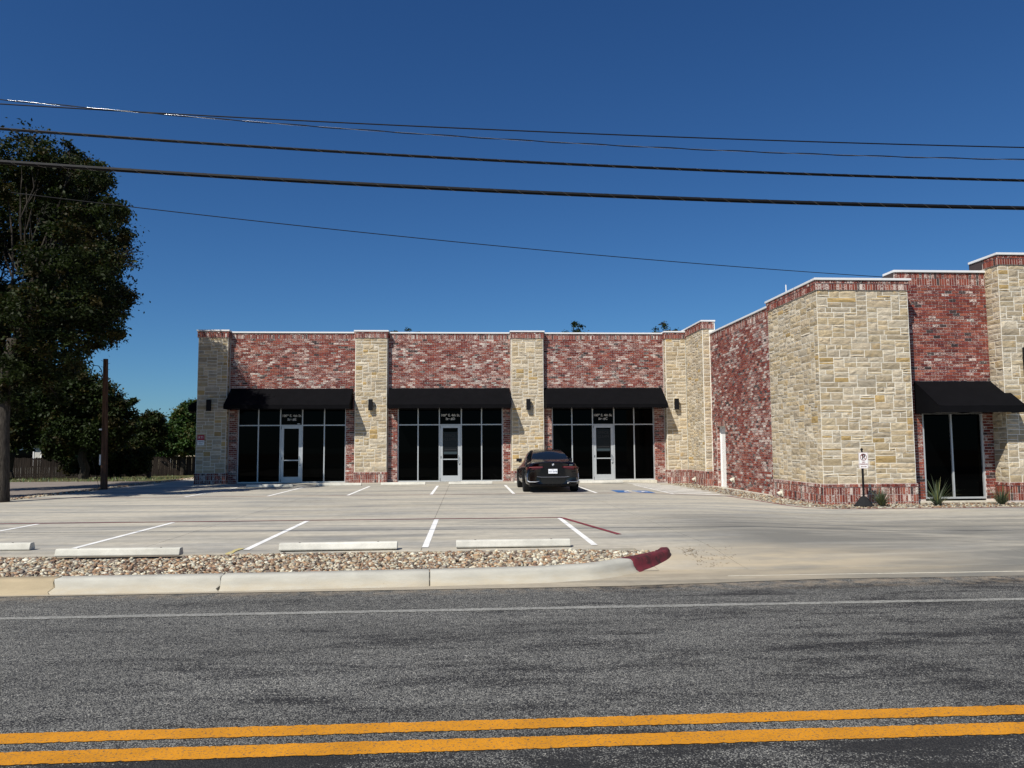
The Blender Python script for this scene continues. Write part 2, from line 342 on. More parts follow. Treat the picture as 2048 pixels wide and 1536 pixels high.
# kerb: shaped in section, cast in pieces with cracks between them
kerb = struct_empty('kerb', (-1, 9.8, -.1))
KP = [(-22, 9.40), (-12, 9.42), (-5.5, 9.46), (-3.0, 9.50), (-.45, 9.60), (1.04, 9.71), (1.6, 9.86), (2.02, 10.12), (2.36, 10.45), (2.72, 10.86), (3.02, 11.30), (3.12, 11.62), (3.08, 11.86)]
def kpt(s):
    i = min(int(s), len(KP)-2); t = s-i; q = [Vector(KP[max(0, min(len(KP)-1, i+k))]) for k in (-1, 0, 1, 2)]
    if i < 6: return q[1].lerp(q[2], t)
    return .5*((2*q[1])+(q[2]-q[0])*t+(2*q[0]-5*q[1]+4*q[2]-q[3])*t*t+(3*q[1]-q[0]-3*q[2]+q[3])*t**3)
PROF = [(-.004, -.30), (-.004, -.119), (.05, -.095), (.085, -.05), (.105, .012), (.135, .040), (.17, .046), (.33, .042), (.35, .02), (.35, -.3)]
def kerb_piece(s0, s1, material, n=14, last=False, jag=0.0):
    m = MB(); k = len(PROF); ss = [s0+(s1-s0)*i/n for i in range(n+1)]
    for i, s in enumerate(ss):
        e = .02; a = kpt(max(0, s-e)); b = kpt(min(len(KP)-1.001, s+e)); t = (b-a).normalized(); nrm = Vector((-t.y, t.x)); p = kpt(s)
        sh = .004 if i == 0 else (-.004 if i == n else 0); p = p+t*sh*.6
        drop = 0.06*sm(len(KP)-2.0, len(KP)-1, s) if last else 0
        wk = 1-.42*sm(7.5, 10.5, s)
        for q, (d, z) in enumerate(PROF):
            d = d*wk
            j = t*(jag*math.sin(q*2.3)*(.5 if i in (0, n) else 0))
            m.v.append((p.x+nrm.x*d+j.x, p.y+nrm.y*d+j.y, z-(drop if z > -.2 else 0)+.002*math.sin(s*37+q)))
            m.c.append((1, 1, 1))
    for i in range(n):
        for q in range(k-1): m.f.append((i*k+q, (i+1)*k+q, (i+1)*k+q+1, i*k+q+1))
    m.f.append(tuple(range(k))); m.f.append(tuple(range(n*k, (n+1)*k))[::-1])
    o = m.build('kerb_segment', material, kerb, (kpt((s0+s1)/2).x, kpt((s0+s1)/2).y, -.1), smooth=False, bevel=0)
    md = o.modifiers.new('b', 'BEVEL'); md.width = .012; md.segments = 2; md.limit_method = 'ANGLE'; md.angle_limit = math.radians(50)
    for pl in o.data.polygons: pl.use_smooth = len(pl.vertices) == 4
    return o
tag(kerb_piece(0, 2.248, KERBD, 12, jag=.05), 'tan dirt-stained kerb length'); kerb_piece(2.25, 3.019, KERB, jag=.05)
kerb_piece(3.02, 4.002, KERB); kerb_piece(4.004, 7.93, KERB, 24); tag(kerb_piece(7.935, 12-.002, REDK, 26, True), 'red painted kerb end')

# painted markings
def strip(name, pts, wd, material, dz=.004, parent=None, wob=0.0, seg=.5, zf=gz):
    m = MB(); P = [Vector(p) for p in pts]; out = []
    for a, b in zip(P[:-1], P[1:]):
        n = max(1, int((b-a).length/seg)); out += [a+(b-a)*i/n for i in range(n)]
    out.append(P[-1]); n = len(out)
    for i, p in enumerate(out):
        t = (out[min(i+1, n-1)]-out[max(i-1, 0)]).normalized(); q = Vector((-t.y, t.x))
        for s in (-1, 1):
            v = p+q*s*(wd/2+R.uniform(-wob, wob)); m.v.append((v.x, v.y, zf(v.x, v.y)+dz)); m.c.append((1, 1, 1))
    m.f = [(2*i+1, 2*i, 2*i+2, 2*i+3) for i in range(n-1)]
    return m.build(name, material, parent, kind='structure')
flat = lambda z: (lambda x, y: z)
for i, x in enumerate((-11.8, -9.03, -6.24, -3.42, -.65, 2.045)): strip('parking_line', [(x, 12.36), (x, 17.0)], .10, WHITE)
for x in (-9.13, -6.48, -3.90, -1.16, 1.58, 4.36): strip('parking_line', [(x, 25.8), (x, 31.6)], .10, WHITE)
strip('parking_line', [(6.98, 25.8), (6.98, 31.9)], .10, WHITE)
for k in range(8): strip('hatched_aisle_line', [(7.05, 26.4+k*1.02), (8.8 if k < 7 else 8.5, 26.4+k*1.02)], .34, WHITE, .006)
strip('fire_lane_line', [(-14.0, 17.13), (2.12, 17.10)], .085, REDP, .007)
strip('fire_lane_line', [(2.10, 17.04), (2.72, 13.75)], .10, REDP, .008)
strip('fire_lane_line', [(-14.0, 25.72), (8.75, 25.72)], .07, REDP, .006)
strip('fire_lane_line', [(8.78, 25.75), (8.98, 23.6), (9.12, 21.6), (9.35, 20.75), (9.9, 20.35), (10.8, 20.2), (26, 20.2)], .09, REDP, .006, seg=.2)
strip('yellow_utility_mark', [(-3.60, 11.98), (-3.55, 12.52)], .10, YELM, .006, wob=.02, seg=.08)
m = MB(); m.add([(5.12, 25.95, .005+gz(5.1, 26)), (6.42, 25.95, .005+gz(6.4, 26)), (6.42, 27.3, .005+gz(6.4, 27)), (5.12, 27.3, .005+gz(5.1, 27))], [(0, 1, 2, 3)])
m.build('accessible_symbol_panel', BLUEP, kind='structure')
m = MB()
def disc(m, cx, cy, r, z, n=16, r0=0, a0=0, a1=2*math.pi):
    for i in range(n):
        p, q = a0+(a1-a0)*i/n, a0+(a1-a0)*(i+1)/n
        m.add([(cx+r0*math.cos(p), cy+r0*math.sin(p), z), (cx+r*math.cos(p), cy+r*math.sin(p), z), (cx+r*math.cos(q), cy+r*math.sin(q), z), (cx+r0*math.cos(q), cy+r0*math.sin(q), z)], [(0, 1, 2, 3)])
zz = gz(5.8, 26.6)+.010
disc(m, 5.66, 27.13, .09, zz); disc(m, 5.78, 26.40, .36, zz, 20, .27, math.radians(150), math.radians(385))
for a, b, wd in (((5.66, 27.0), (5.72, 26.6), .1), ((5.72, 26.6), (6.03, 26.56), .1), ((6.03, 26.56), (6.2, 26.2), .1), ((5.68, 26.85), (5.98, 26.82), .08)):
    a, b = Vector(a), Vector(b); t = (b-a).normalized(); q = Vector((-t.y, t.x))*wd/2
    m.add([(*(a-q), zz+.001), (*(b-q), zz+.001), (*(b+q), zz+.001), (*(a+q), zz+.001)], [(0, 1, 2, 3)])
m.build('accessible_symbol', WHITE, kind='structure')
rz = flat(-.125)
strip('edge_line', [(-40, 8.10), (40, 8.36)], .12, EDGEP, .004, wob=.012, seg=.06, zf=rz)
strip('centre_line', [(-40, 4.728), (40, 5.008)], .163, YELP, .005, wob=.007, seg=.03, zf=rz)
strip('centre_line', [(-40, 4.433), (40, 4.697)], .180, YELP, .005, wob=.007, seg=.03, zf=rz)

# pebbles: real stones, one heap per bed
ICO = []
def _ico():
    t = (1+5**.5)/2; v = [(-1, t, 0), (1, t, 0), (-1, -t, 0), (1, -t, 0), (0, -1, t), (0, 1, t), (0, -1, -t), (0, 1, -t), (t, 0, -1), (t, 0, 1), (-t, 0, -1), (-t, 0, 1)]
    v = [Vector(p).normalized() for p in v]
    f = [(0,11,5),(0,5,1),(0,1,7),(0,7,10),(0,10,11),(1,5,9),(5,11,4),(11,10,2),(10,7,6),(7,1,8),(3,9,4),(3,4,2),(3,2,6),(3,6,8),(3,8,9),(4,9,5),(2,4,11),(6,2,10),(8,6,7),(9,8,1)]
    return v, f
IV, IF = _ico()
PCOL = [(.36, .23, .15), (.44, .32, .21), (.54, .46, .36), (.66, .60, .50), (.27, .16, .11), (.21, .165, .14), (.40, .35, .29), (.42, .25, .15), (.58, .50, .38), (.15, .11, .09)]
def pebbles(name, n, sampler, smin, smax, label, mul=1.0):
    V = np.zeros((n*12, 3), np.float32); C = np.ones((n*12, 4), np.float32); rng = np.random.default_rng(5+n)
    base = np.array([tuple(v) for v in IV]); faces = np.array(IF)
    for i in range(n):
        x, y, z = sampler(); s = smin+(smax-smin)*rng.random()**1.6
        a, b, c = s*(.8+.6*rng.random()), s*(.7+.3*rng.random()), s*(.4+.35*rng.random())
        q = rng.normal(size=(3, 3)); q, _ = np.linalg.qr(np.eye(3)+.35*q); th = rng.random()*6.283
        rzm = np.array([[math.cos(th), -math.sin(th), 0], [math.sin(th), math.cos(th), 0], [0, 0, 1]])
        p = (base*(1+.12*rng.normal(size=(12, 1))))*np.array([a, b, c])
        p = p@q.T@rzm.T+np.array([x, y, z+c*.35]); V[i*12:(i+1)*12] = p
        col = np.array(PCOL[rng.integers(len(PCOL))])*(.62+.5*rng.random())*mul*np.array([.96, 1.0, .96]); C[i*12:(i+1)*12, :3] = col
    Fc = (faces[None]+(np.arange(n)*12)[:, None, None]).reshape(-1, 3)
    me = bpy.data.meshes.new(name); me.vertices.add(len(V)); me.vertices.foreach_set('co', V.ravel())
    me.loops.add(len(Fc)*3); me.loops.foreach_set('vertex_index', Fc.ravel().astype(np.int32)); me.polygons.add(len(Fc))
    me.polygons.foreach_set('loop_start', np.arange(len(Fc), dtype=np.int32)*3); me.polygons.foreach_set('use_smooth', np.ones(len(Fc), bool))
    me.update(calc_edges=True); a = me.color_attributes.new('tint', 'FLOAT_COLOR', 'POINT'); a.data.foreach_set('color', C.ravel())
    me.materials.append(PEB); o = bpy.data.objects.new(name, me); COL.objects.link(o); return tag(o, label, 'gravel', kind='stuff')
def bed_back(x): return 11.99 if x < 1.6 else 11.99-.32*(x-1.6)/1.5
def bed_front(x):
    if x <= 1: return 9.80+(x+5)*.055
    return [10.1, 10.35, 10.75, 11.3, 11.75][min(4, int((x-1)/.5))]
def bfx(x): return 0
def s1():
    while 1:
        x = R.uniform(-8.6, 2.85); f = bed_front(x); b = bed_back(x)
        if b > f+.02:
            y = R.uniform(f, b)
            if R.random() > (b-f)/2.6: continue
            if abs(x+5.12) < .97 and y > 11.62: continue
            if abs(x+3.8) < .25 and y > 11.9: continue
            return x, y, -.038+.02*R.random()-.012*sm(.35, 0, b-y)
m = MB(); gx = [-22+i*.5 for i in range(45)]+[.6+i*.24 for i in range(10)]
for x in gx: f = bed_front(x)+.12; m.v += [(x, f, -.04), (x, max(f+.02, bed_back(x)+.07), -.04)]; m.c += [(1, 1, 1)]*2
m.f = [(2*i, 2*i+2, 2*i+3, 2*i+1) for i in range(len(gx)-1)]; m.build('gravel_bed_soil', SOIL, kind='structure')
pebbles('river_pebbles', 13500, s1, .017, .044, 'mixed tan and white river pebbles behind the roadside kerb')
def s2():
    t = R.random(); y = 23.8+t*22; return R.uniform(-14.55, -14.14)+.0*y, y, -.01
pebbles('river_pebbles', 2000, s2, .03, .065, 'strip of river pebbles along the side street', .9)
grid('gravel_strip_soil', -14.62, -14.10, 9.5, 46, 2, 30, lambda x, y: -.02, SOIL, kind='structure')
m = MB(); m.box(-14.72, -14.62, 9.5, 46, -.1, .02); m.build('steel_edging', DARKM, kind='structure')
def s3():
    if R.random() < .42:
        y = R.uniform(21.0, 34.6); x = R.uniform(9.10 if y > 22 else 9.4, 10.2); return x, y, gz(x, y)-.0
    x = R.uniform(9.8, 20); return x, R.uniform(20.35, 21.66), -.15
pebbles('river_pebbles', 3600, s3, .02, .05, 'brown pebbles bedded along the foot of the brick wing', .8)
grid('planting_bed_soil', 8.95, 26, 20.25, 34.8, 20, 20, lambda x, y: gz(x, y)-.012+(-.2 if (x > 10.9 and y > 23) else 0)+(-.05 if (x < 9.15) else 0), SOIL, kind='structure')
# litter of seeds blown against the kerb end
ml = MB()
for i in range(330):
    p = onz(R.gauss(1400, 38), R.gauss(1114, 9), -.06) if i < 230 else onz(R.gauss(1378, 10), R.gauss(1106, 3.5), -.06)
    if p.y < 10.6 or p.x < 3.25: continue
    s = R.uniform(.006, .017); a = R.random()*6.28; z = gz(p.x, p.y)+.004
    dx, dy = math.cos(a)*s, math.sin(a)*s
    ml.add([(p.x-dx, p.y-dy, z), (p.x+dy*.5, p.y-dx*.5, z+s*.4), (p.x+dx, p.y+dy, z+.003), (p.x-dy*.5, p.y+dx*.5, z+s*.3)], [(0, 1, 2, 3)], R.choice([(.13, .07, .03), (.08, .05, .03), (.30, .2, .08)]))
tag(ml.build('fallen_seeds', PEB, colattr=True), 'brown fallen seeds and leaves beside the red kerb end', 'leaf litter', kind='stuff')

# wheel stops
def wheel_stop(x, y, label, ln=1.83, rot=0.0, z=None):
    z = gz(x, y) if z is None else z
    pr = [(-.075, 0), (-.085, .02), (-.06, .10), (-.045, .113), (.045, .113), (.06, .10), (.085, .02), (.075, 0)]
    m = MB(); m.prism(pr, -ln/2, ln/2, 'x')
    t = thing('wheel_stop', (x, y, z+.002), label, 'wheel stop', 'concrete wheel stops in the parking lot', rot); t['_local'] = 1
    o = m.build('stop_body', STOPC, t, bevel=.008)
    for s in (-.6, .6):
        k = MB(); k.tube([(s, 0, .108), (s, 0, .1165)], .016, 10); k.build('anchor_pin', DARKM, t)
    return t
near = [(-7.72, 12.70, 'pale concrete wheel stop cut off by the left edge of the photo'), (-5.12, 11.86, 'concrete wheel stop lying half on the river pebbles'),
        (-1.97, 12.22, 'concrete wheel stop in the front row, second from the red kerb end'), (.74, 12.28, 'concrete wheel stop in the front row nearest the red kerb end')]
for i, (x, y, l) in enumerate(near): wheel_stop(x, y, l, 1.80, (0, -.02, .012, 0)[i], 0.0)
far = [(-7.86, 31.6, 'wheel stop in tree shade before the leftmost storefront'), (-5.22, 32.2, 'wheel stop right of the leftmost storefront door, left end shaded'),
       (-2.62, 32.45, 'wheel stop left of the middle storefront door'), (.18, 32.6, 'wheel stop right of the middle storefront door'), (2.95, 32.75, 'wheel stop hidden before the parked black car'), (5.75, 32.75, 'wheel stop before the door of the right storefront, right of the car')]
for x, y, l in far: wheel_stop(x, y, l)
#@@BUILDING
# ------------------------------------------------------------------ the building
bld = thing('retail_building', (0, 36, 0), 'one-storey shopping strip of whitewashed red brick and cream limestone with three dark storefronts', 'building')
from mathutils import noise as mnoise
bricks = []; stones = []; WASH = [0.0]
class Wall:
    # a vertical face: origin, direction along it and outward direction
    def __init__(s, ox, oy, ux, uy):
        s.o = Vector((ox, oy, 0)); s.u = Vector((ux, uy, 0)); s.n = Vector((uy, -ux, 0))
    def p(s, u, z, d): return s.o+s.u*u+s.n*d+Vector((0, 0, z))
BCOL = [(.235, .056, .036), (.19, .040, .029), (.265, .070, .046), (.155, .032, .026), (.215, .048, .033), (.29, .088, .056), (.195, .046, .035), (.24, .058, .037)]
def add_brick(W, u0, u1, z0, z1, d=.011):
    if u1-u0 < .012 or z1-z0 < .012: return
    c = R.choice(BCOL); k = R.uniform(.60, 1.10)
    if R.random() < .08: c = (.060, .040, .038)
    q = W.p((u0+u1)/2, (z0+z1)/2, 0); al = .50+.13*mnoise.noise(q*.9)+.08*mnoise.noise(Vector((q.x*2.3+9, q.y*2.3, q.z*3.2)))+R.gauss(0, .12)+WASH[0]
    d += R.uniform(-.003, .004); j = .0015
    vs = [W.p(u0, z0, -.004), W.p(u1, z0, -.004), W.p(u1, z1, -.004), W.p(u0, z1, -.004),
          W.p(u0+j, z0+j, d), W.p(u1-j, z0+j, d+R.uniform(-.001, .001)), W.p(u1-j, z1-j, d), W.p(u0+j, z1-j, d)]
    fs = [(4, 5, 6, 7), (0, 1, 5, 4), (1, 2, 6, 5), (2, 3, 7, 6), (3, 0, 4, 7)]
    bricks.append((vs, fs, (*[x*k for x in c], al)))
def clip(u0, u1, z0, z1, holes):
    segs = [(u0, u1)]
    for (a, b, c, d) in holes:
        if z1 > c+.01 and z0 < d-.01:
            n = []
            for s, e in segs:
                if e <= a or s >= b: n.append((s, e)); continue
                if s < a: n.append((s, a))
                if e > b: n.append((b, e))
            segs = n
    return segs
CH, CP, JT, JH = .0862, .218, .0155, .011
def run_bond(W, u0, u1, z0, z1, holes=(), d=.011):
    z = z1; r = 0
    while z-CH > z0-.03:
        zl = max(z-CH, z0); u = u0-(CP/2 if r % 2 else 0)
        while u < u1:
            a, b = max(u, u0), min(u+CP, u1)
            for s, e in clip(a, b, zl, z, holes): add_brick(W, s+JH/2, e-JH/2, zl+JT/2, z-JT/2, d)
            u += CP
        z -= CH; r += 1
def soldiers(W, u0, u1, z0, z1, d=.011, pitch=.078):
    n = max(1, round((u1-u0)/pitch)); w_ = (u1-u0)/n
    for i in range(n): add_brick(W, u0+i*w_+.0075, u0+(i+1)*w_-.0075, z0+JT/2, z1-JT/2, d)
SC = [(.56, .465, .315), (.53, .435, .30), (.60, .51, .375), (.50, .415, .29), (.57, .46, .30), (.52, .45, .34), (.62, .54, .41), (.54, .435, .28), (.49, .41, .295), (.56, .48, .355)]
def add_stone(W, u0, u1, z0, z1, base=.0):
    j = .0092; u0 += j; u1 -= j; z0 += j; z1 -= j
    if u1-u0 < .03: return
    c = R.choice(SC); k = R.uniform(.78, 1.10)
    if R.random() < .035: c = (.52, .37, .17)
    nx = max(2, min(5, int((u1-u0)/.11)+1)); nz = 2 if z1-z0 < .14 else 3
    vs = []; fs = []; sl = R.uniform(-.006, .006); sk = R.uniform(-.006, .006)
    for q in range(nz+1):
        for i in range(nx+1):
            e = q in (0, nz) or i in (0, nx)
            tu, tz = i/nx, q/nz
            d = .004+R.uniform(-.003, .003) if e else .018+R.uniform(-.012, .012)
            d = max(.0035, d+sl*(tu-.5)*2+sk*(tz-.5)*2)
            ju = R.uniform(-.006, .006); jz = R.uniform(-.005, .005)
            if e: ju = R.uniform(-.002, .002); jz = R.uniform(-.0015, .0015)
            vs.append(W.p(u0+(u1-u0)*tu+ju, z0+(z1-z0)*tz+jz, base+d))
    for q in range(nz):
        for i in range(nx):
            a = q*(nx+1)+i; b = a+1; c2 = a+nx+2; d2 = a+nx+1
            fs += [(a, b, c2), (a, c2, d2)] if R.random() < .5 else [(a, b, d2), (b, c2, d2)]
    ring = list(range(nx+1))+[q*(nx+1)+nx for q in range(1, nz+1)]+[nz*(nx+1)+i for i in range(nx-1, -1, -1)]+[q*(nx+1) for q in range(nz-1, 0, -1)]
    b = len(vs)
    for r_ in ring: vs.append(Vector(vs[r_])-W.n*.03)
    n = len(ring); fs += [(ring[k_], b+k_, b+(k_+1) % n, ring[(k_+1) % n]) for k_ in range(n)]
    stones.append((vs, fs, tuple(x*k for x in c)))
def ashlar(W, u0, u1, z0, z1, big=1.0, base=0.):
    U = .0625; nu = max(1, round((u1-u0)/U)); U = (u1-u0)/nu; Z = .0735; nz = round((z1-z0)/Z); Z = (z1-z0)/nz
    g = [[0]*nu for _ in range(nz)]
    for q in range(nz):
        i = 0
        while i < nu:
            if g[q][i]: i += 1; continue
            run = 0
            while i+run < nu and not g[q][i+run]: run += 1
            h = R.choices((1, 2, 3), (1.1, 5, 2.2))[0]
            wd = R.choices((3, 4, 5, 6, 7, 8, 9, 10, 12), (1.3, 1.8, 2, 2, 2, 1.8, 1.4, 1.0, .5))[0]
            if h == 1: wd = max(wd, 5)
            if h >= 3: wd = max(5, wd)
            wd = min(wd, run)
            if run-wd in (1, 2): wd = run
            h = min(h, nz-q)
            if nz-q-h == 1: h = max(1, h-1) if h > 1 else 1
            while h > 1 and any(g[q+k][i+t] for k in range(h) for t in range(wd)): h -= 1
            for k in range(h):
                for t in range(wd): g[q+k][i+t] = 1
            add_stone(W, u0+i*U, u0+(i+wd)*U, z0+q*Z, z0+(q+h)*Z, base)
            i += wd
wall = {'b': MB(), 's': MB()}
FRONT = lambda y: Wall(0, y, 1, 0)                      # faces the camera, u is the world x
LEFT = lambda x: Wall(x, 0, 0, -1)                      # faces left, u is minus y
RIGHT = lambda x: Wall(x, 0, 0, 1)                      # faces right, u is y
assert abs(LEFT(0).n.x+1) < 1e-6 and abs(RIGHT(0).n.x-1) < 1e-6 and abs(FRONT(0).n.y+1) < 1e-6
cope = MB()
def coping(x0, x1, y0, y1, z): cope.box(x0, x1, y0, y1, z, z+.068)

YB, YP, YG = 35.21, 34.92, 35.32
opens = {'E': (-10.25, -5.43), 'D': (-3.12, 1.68), 'C': (3.93, 8.70)}
pil = [(-11.98, -10.64), (-5.02, -3.56), (2.05, 3.55), (9.2, 10.19)]
BT, BB = 6.515, .47                                     # band bottom, base top
for i, (x0, x1) in enumerate(pil):
    wall['s'].box(x0+.02, x1-.02, YP+.02, 36.0, -.4, 6.80)
    W = FRONT(YP+.02); ashlar(W, x0+.03, x1-.03, BB+.0, BT)
    zb = gz(max(x0, 0), 34.9)-.02 if i < 3 else -.17
    # brick plinth and cap stand a little proud
    wall['b'].box(x0-.012, x1+.012, YP-.012, 35.6, -.35, BB); W = FRONT(YP-.012)
    soldiers(W, x0-.012, x1+.012, BB-.105, BB, .022); soldiers(W, x0-.012, x1+.012, BB-.325, BB-.105)
    soldiers(W, x0-.012, x1+.012, BB-.545, BB-.325); soldiers(W, x0-.012, x1+.012, -.32, BB-.545) if i == 3 else None
    wall['b'].box(x0-.012, x1+.012, YP-.0125, 35.6, BT, 6.79); W = FRONT(YP-.0125)
    soldiers(W, x0-.012, x1+.012, BT, BT+.195); soldiers(W, x0-.012, x1+.012, BT+.195, 6.79, .022)
    coping(x0-.05, x1+(.05 if i < 3 else -.02), YP-.06, 36.1, 6.80)
    for W, flip in ((LEFT(x0+.02), 1), (RIGHT(x1-.02), 0)):
        if i == 3 and not flip: continue
        y0, y1 = YP+.03, (YB if not (i == 0 and flip) else 36.0)
        a, b = (-y1, -y0) if flip else (y0, y1)
        ashlar(W, a, b, BB, BT)
        W2 = LEFT(x0-.012) if flip else RIGHT(x1+.012)
        aa, bb = (-YB, -(YP-.012)) if flip else (YP-.012, YB)
        soldiers(W2, aa, bb, BB-.105, BB, .022); soldiers(W2, aa, bb, BB-.325, BB-.105); soldiers(W2, aa, bb, BB-.545, BB-.325)
        soldiers(W2, aa, bb, BT, BT+.195); soldiers(W2, aa, bb, BT+.195, 6.79, .022)
bays = [(-10.64, -5.02, 'E'), (-3.56, 2.05, 'D'), (3.55, 9.2, 'C')]
for x0, x1, k in bays:
    a, b = opens[k]; W = FRONT(YB)
    wall['b'].box(x0, x1, YB, 35.75, 3.60, 6.76); wall['b'].box(x0, a, YB, 35.75, -.3, 3.6); wall['b'].box(b, x1, YB, 35.75, -.3, 3.6)
    run_bond(W, x0+.03, x1-.03, -.12, BT-.01, [(a, b, -.3, 3.60)])
    soldiers(W, x0+.02, x1-.02, BT-.01, BT+.175); soldiers(W, x0+.02, x1-.02, BT+.175, 6.755, .02)
    coping(x0+.052, x1-.052, YB-.055, 35.85, 6.762)
    # brick returns into the storefront opening
    for W2, aa, bb in ((RIGHT(a), YB, YG), (LEFT(b), -YG, -YB)): run_bond(W2, aa, bb, -.1, 3.6)
# stone return at the inner corner
wall['s'].box(10.20, 10.72, 32.44, 36.0, -.4, 6.93)
ashlar(LEFT(10.20), -34.95, -32.47, BB, 6.60); ashlar(FRONT(32.44), 10.21, 10.50, BB, 6.60)
wall['s'].box(10.19, 10.72, 32.42, 36.1, 6.60, 6.90)
for (W, a, b) in ((LEFT(10.168), -34.95, -32.40), (FRONT(32.402), 10.168, 10.70)):
    soldiers(W, a, b, 6.60, 6.80); soldiers(W, a, b, 6.80, 6.90, .02); soldiers(W, a, b, BB-.105, BB, .02); soldiers(W, a, b, BB-.325, BB-.105); soldiers(W, a, b, BB-.545, BB-.325); soldiers(W, a, b, -.36, BB-.545)
wall['b'].box(10.168, 10.71, 32.402, 34.93, -.4, BB); wall['b'].box(10.170, 10.71, 32.404, 34.93, 6.60, 6.90)
wall['s'].box(10.705, 10.745, 32.41, 36, 6.4, 6.91)
coping(10.12, 10.76, 32.36, 36.14, 6.905)
WASH[0] = .03
# long brick side wall of the wing with the service door
DY0, DY1, DZ = 30.78, 31.86, 2.36
for y0, y1, z0, z1 in ((25.3, DY0, -.4, 6.35), (DY1, 32.44, -.4, 6.35), (DY0, DY1, DZ, 6.35), (DY0, DY1, -.4, -.18)): wall['b'].box(10.53, 10.95, y0, y1, z0, z1)
W = LEFT(10.53); run_bond(W, -32.42, -25.38, -.35, 6.07, [(-DY1, -DY0, -.18, DZ)])
soldiers(W, -DY1-.1, -DY0+.1, DZ-.0, DZ+.2, .018)
soldiers(W, -32.42, -25.38, 6.07, 6.255); soldiers(W, -32.42, -25.38, 6.255, 6.345, .02)
coping(10.47, 11.0, 25.38, 32.39, 6.352)
for k in range(30):
    z = -.18+k*CH
    if z+CH < DZ: add_brick(FRONT(DY1), 10.54, 10.64, z+JT/2, z+CH-JT/2); add_brick(FRONT(DY1), 10.652, 10.76, z+JT/2, z+CH-JT/2)
# stone block at the corner of the wing
BX0, BX1, BY, BYE, BTP = 10.27, 13.03, 21.73, 25.38, 6.10
wall['s'].box(BX0, BX1, BY, BYE, -.4, 6.38)
ashlar(FRONT(BY), BX0+.0, BX1-.01, BB-.03, BTP); ashlar(LEFT(BX0), -BYE+.01, -BY-.0, BB-.03, BTP)
wall['b'].box(BX0-.03, BX1+.03, BY-.03, BYE+.01, -.4, BB-.03); wall['b'].box(BX0-.031, BX1+.03, BY-.031, BYE+.01, BTP, 6.385)
for (W, a, b) in ((FRONT(BY-.03), BX0-.03, BX1+.03), (LEFT(BX0-.03), -BYE-.01, -BY+.03)):
    t = BB-.03
    soldiers(W, a, b, t-.10, t, .024); soldiers(W, a, b, t-.31, t-.10); soldiers(W, a, b, t-.52, t-.31); soldiers(W, a, b, -.28, t-.52)
    soldiers(W, a, b, BTP, BTP+.19); soldiers(W, a, b, BTP+.19, 6.385, .024)
soldiers(RIGHT(BX1+.03), BY-.03, 22.31, BTP, 6.385); 
coping(BX0-.08, BX1+.09, BY-.09, BYE+.06, 6.388)
WASH[0] = -.08
# brick front of the wing
WX0, WX1, WY = 12.98, 15.90, 22.33
GX0, GX1, GZ0, GZ1 = 13.66, 15.54, -.06, 2.62
wall['b'].box(WX0+.02, WX1, WY, 22.8, GZ1, 6.78); wall['b'].box(WX0+.06, GX0, WY, 22.8, -.4, GZ1); wall['b'].box(GX1, WX1, WY, 22.8, -.4, GZ1)
W = FRONT(WY)
run_bond(W, 13.05, WX1, -.12, 6.40, [(GX0, GX1, -.4, GZ1)]); run_bond(W, WX0+.02, 13.05, 6.35, 6.40)
soldiers(W, WX0+.02, WX1, 6.40, 6.60); soldiers(W, WX0+.02, WX1, 6.60, 6.78, .015)
coping(WX0-.02, WX1+.0, WY-.06, 22.9, 6.785)
for W2, aa, bb in ((RIGHT(GX0), WY, WY+.12), (LEFT(GX1), -WY-.12, -WY)): run_bond(W2, aa, bb, -.1, GZ1)
# stone pilaster at the right edge
PX0, PY = 15.86, 21.73
wall['s'].box(PX0, 18.6, PY, 22.9, -.4, 7.18)
ashlar(FRONT(PY), PX0, 18.5, BB-.03, 6.90); ashlar(LEFT(PX0), -WY, -PY, BB-.03, 6.90)
wall['b'].box(PX0-.03, 18.63, PY-.03, 22.4, -.4, BB-.03); wall['b'].box(PX0-.031, 18.63, PY-.031, 22.9, 6.90, 7.185)
for (W, a, b) in ((FRONT(PY-.03), PX0-.03, 18.6), (LEFT(PX0-.03), -WY, -PY+.03)):
    t = BB-.03
    soldiers(W, a, b, t-.10, t, .024); soldiers(W, a, b, t-.31, t-.10); soldiers(W, a, b, t-.52, t-.31)
    soldiers(W, a, b, 6.90, 7.09); soldiers(W, a, b, 7.09, 7.185, .024)
coping(PX0-.08, 18.7, PY-.09, 22.95, 7.19)
wall['b'].box(18.6, 26, WY, 22.8, -.4, 6.4); run_bond(FRONT(WY), 18.62, 22, .0, 6.35); coping(18.7, 26, WY-.05, 22.9, 6.4)

def emit(lst, name, material, joined, key):
    lst.sort(key=key)
    for vs, fs, c in lst[:300]:
        m = MB(); m.add(vs, fs, c); cen = sum((Vector(v) for v in vs), Vector())/len(vs)
        m.build(name, material, bld, cen, colattr=True)
    m = MB()
    for vs, fs, c in lst[300:]: m.add(vs, fs, c)
    m.build(joined, material, bld, (0, 36, 0), colattr=True, kind='stuff')
def bkey(t):
    v = t[0]; c = (v[0]+v[6])/2; s = (v[6]-v[4]).length; d = c.length
    vis = 1 if (.5 < c.z and c.x < 16 and c.y < 22.4) else .2
    return -s/d*vis*(1+.001*R.random())
def skey(t):
    v = t[0]; c = sum((Vector(x) for x in v), Vector())/len(v)
    e = max((Vector(x)-v[0]).length for x in v); n = abs((Vector(v[1])-v[0]).normalized().x)
    return -e/c.length*(1 if n > .7 else .42)*(1 if c.x < 16.7 else .05)
print('bricks', len(bricks), 'stones', len(stones))
emit(bricks, 'brick', BRICK, 'brickwork', bkey)
emit(stones, 'stone', STONE, 'stonework', skey)
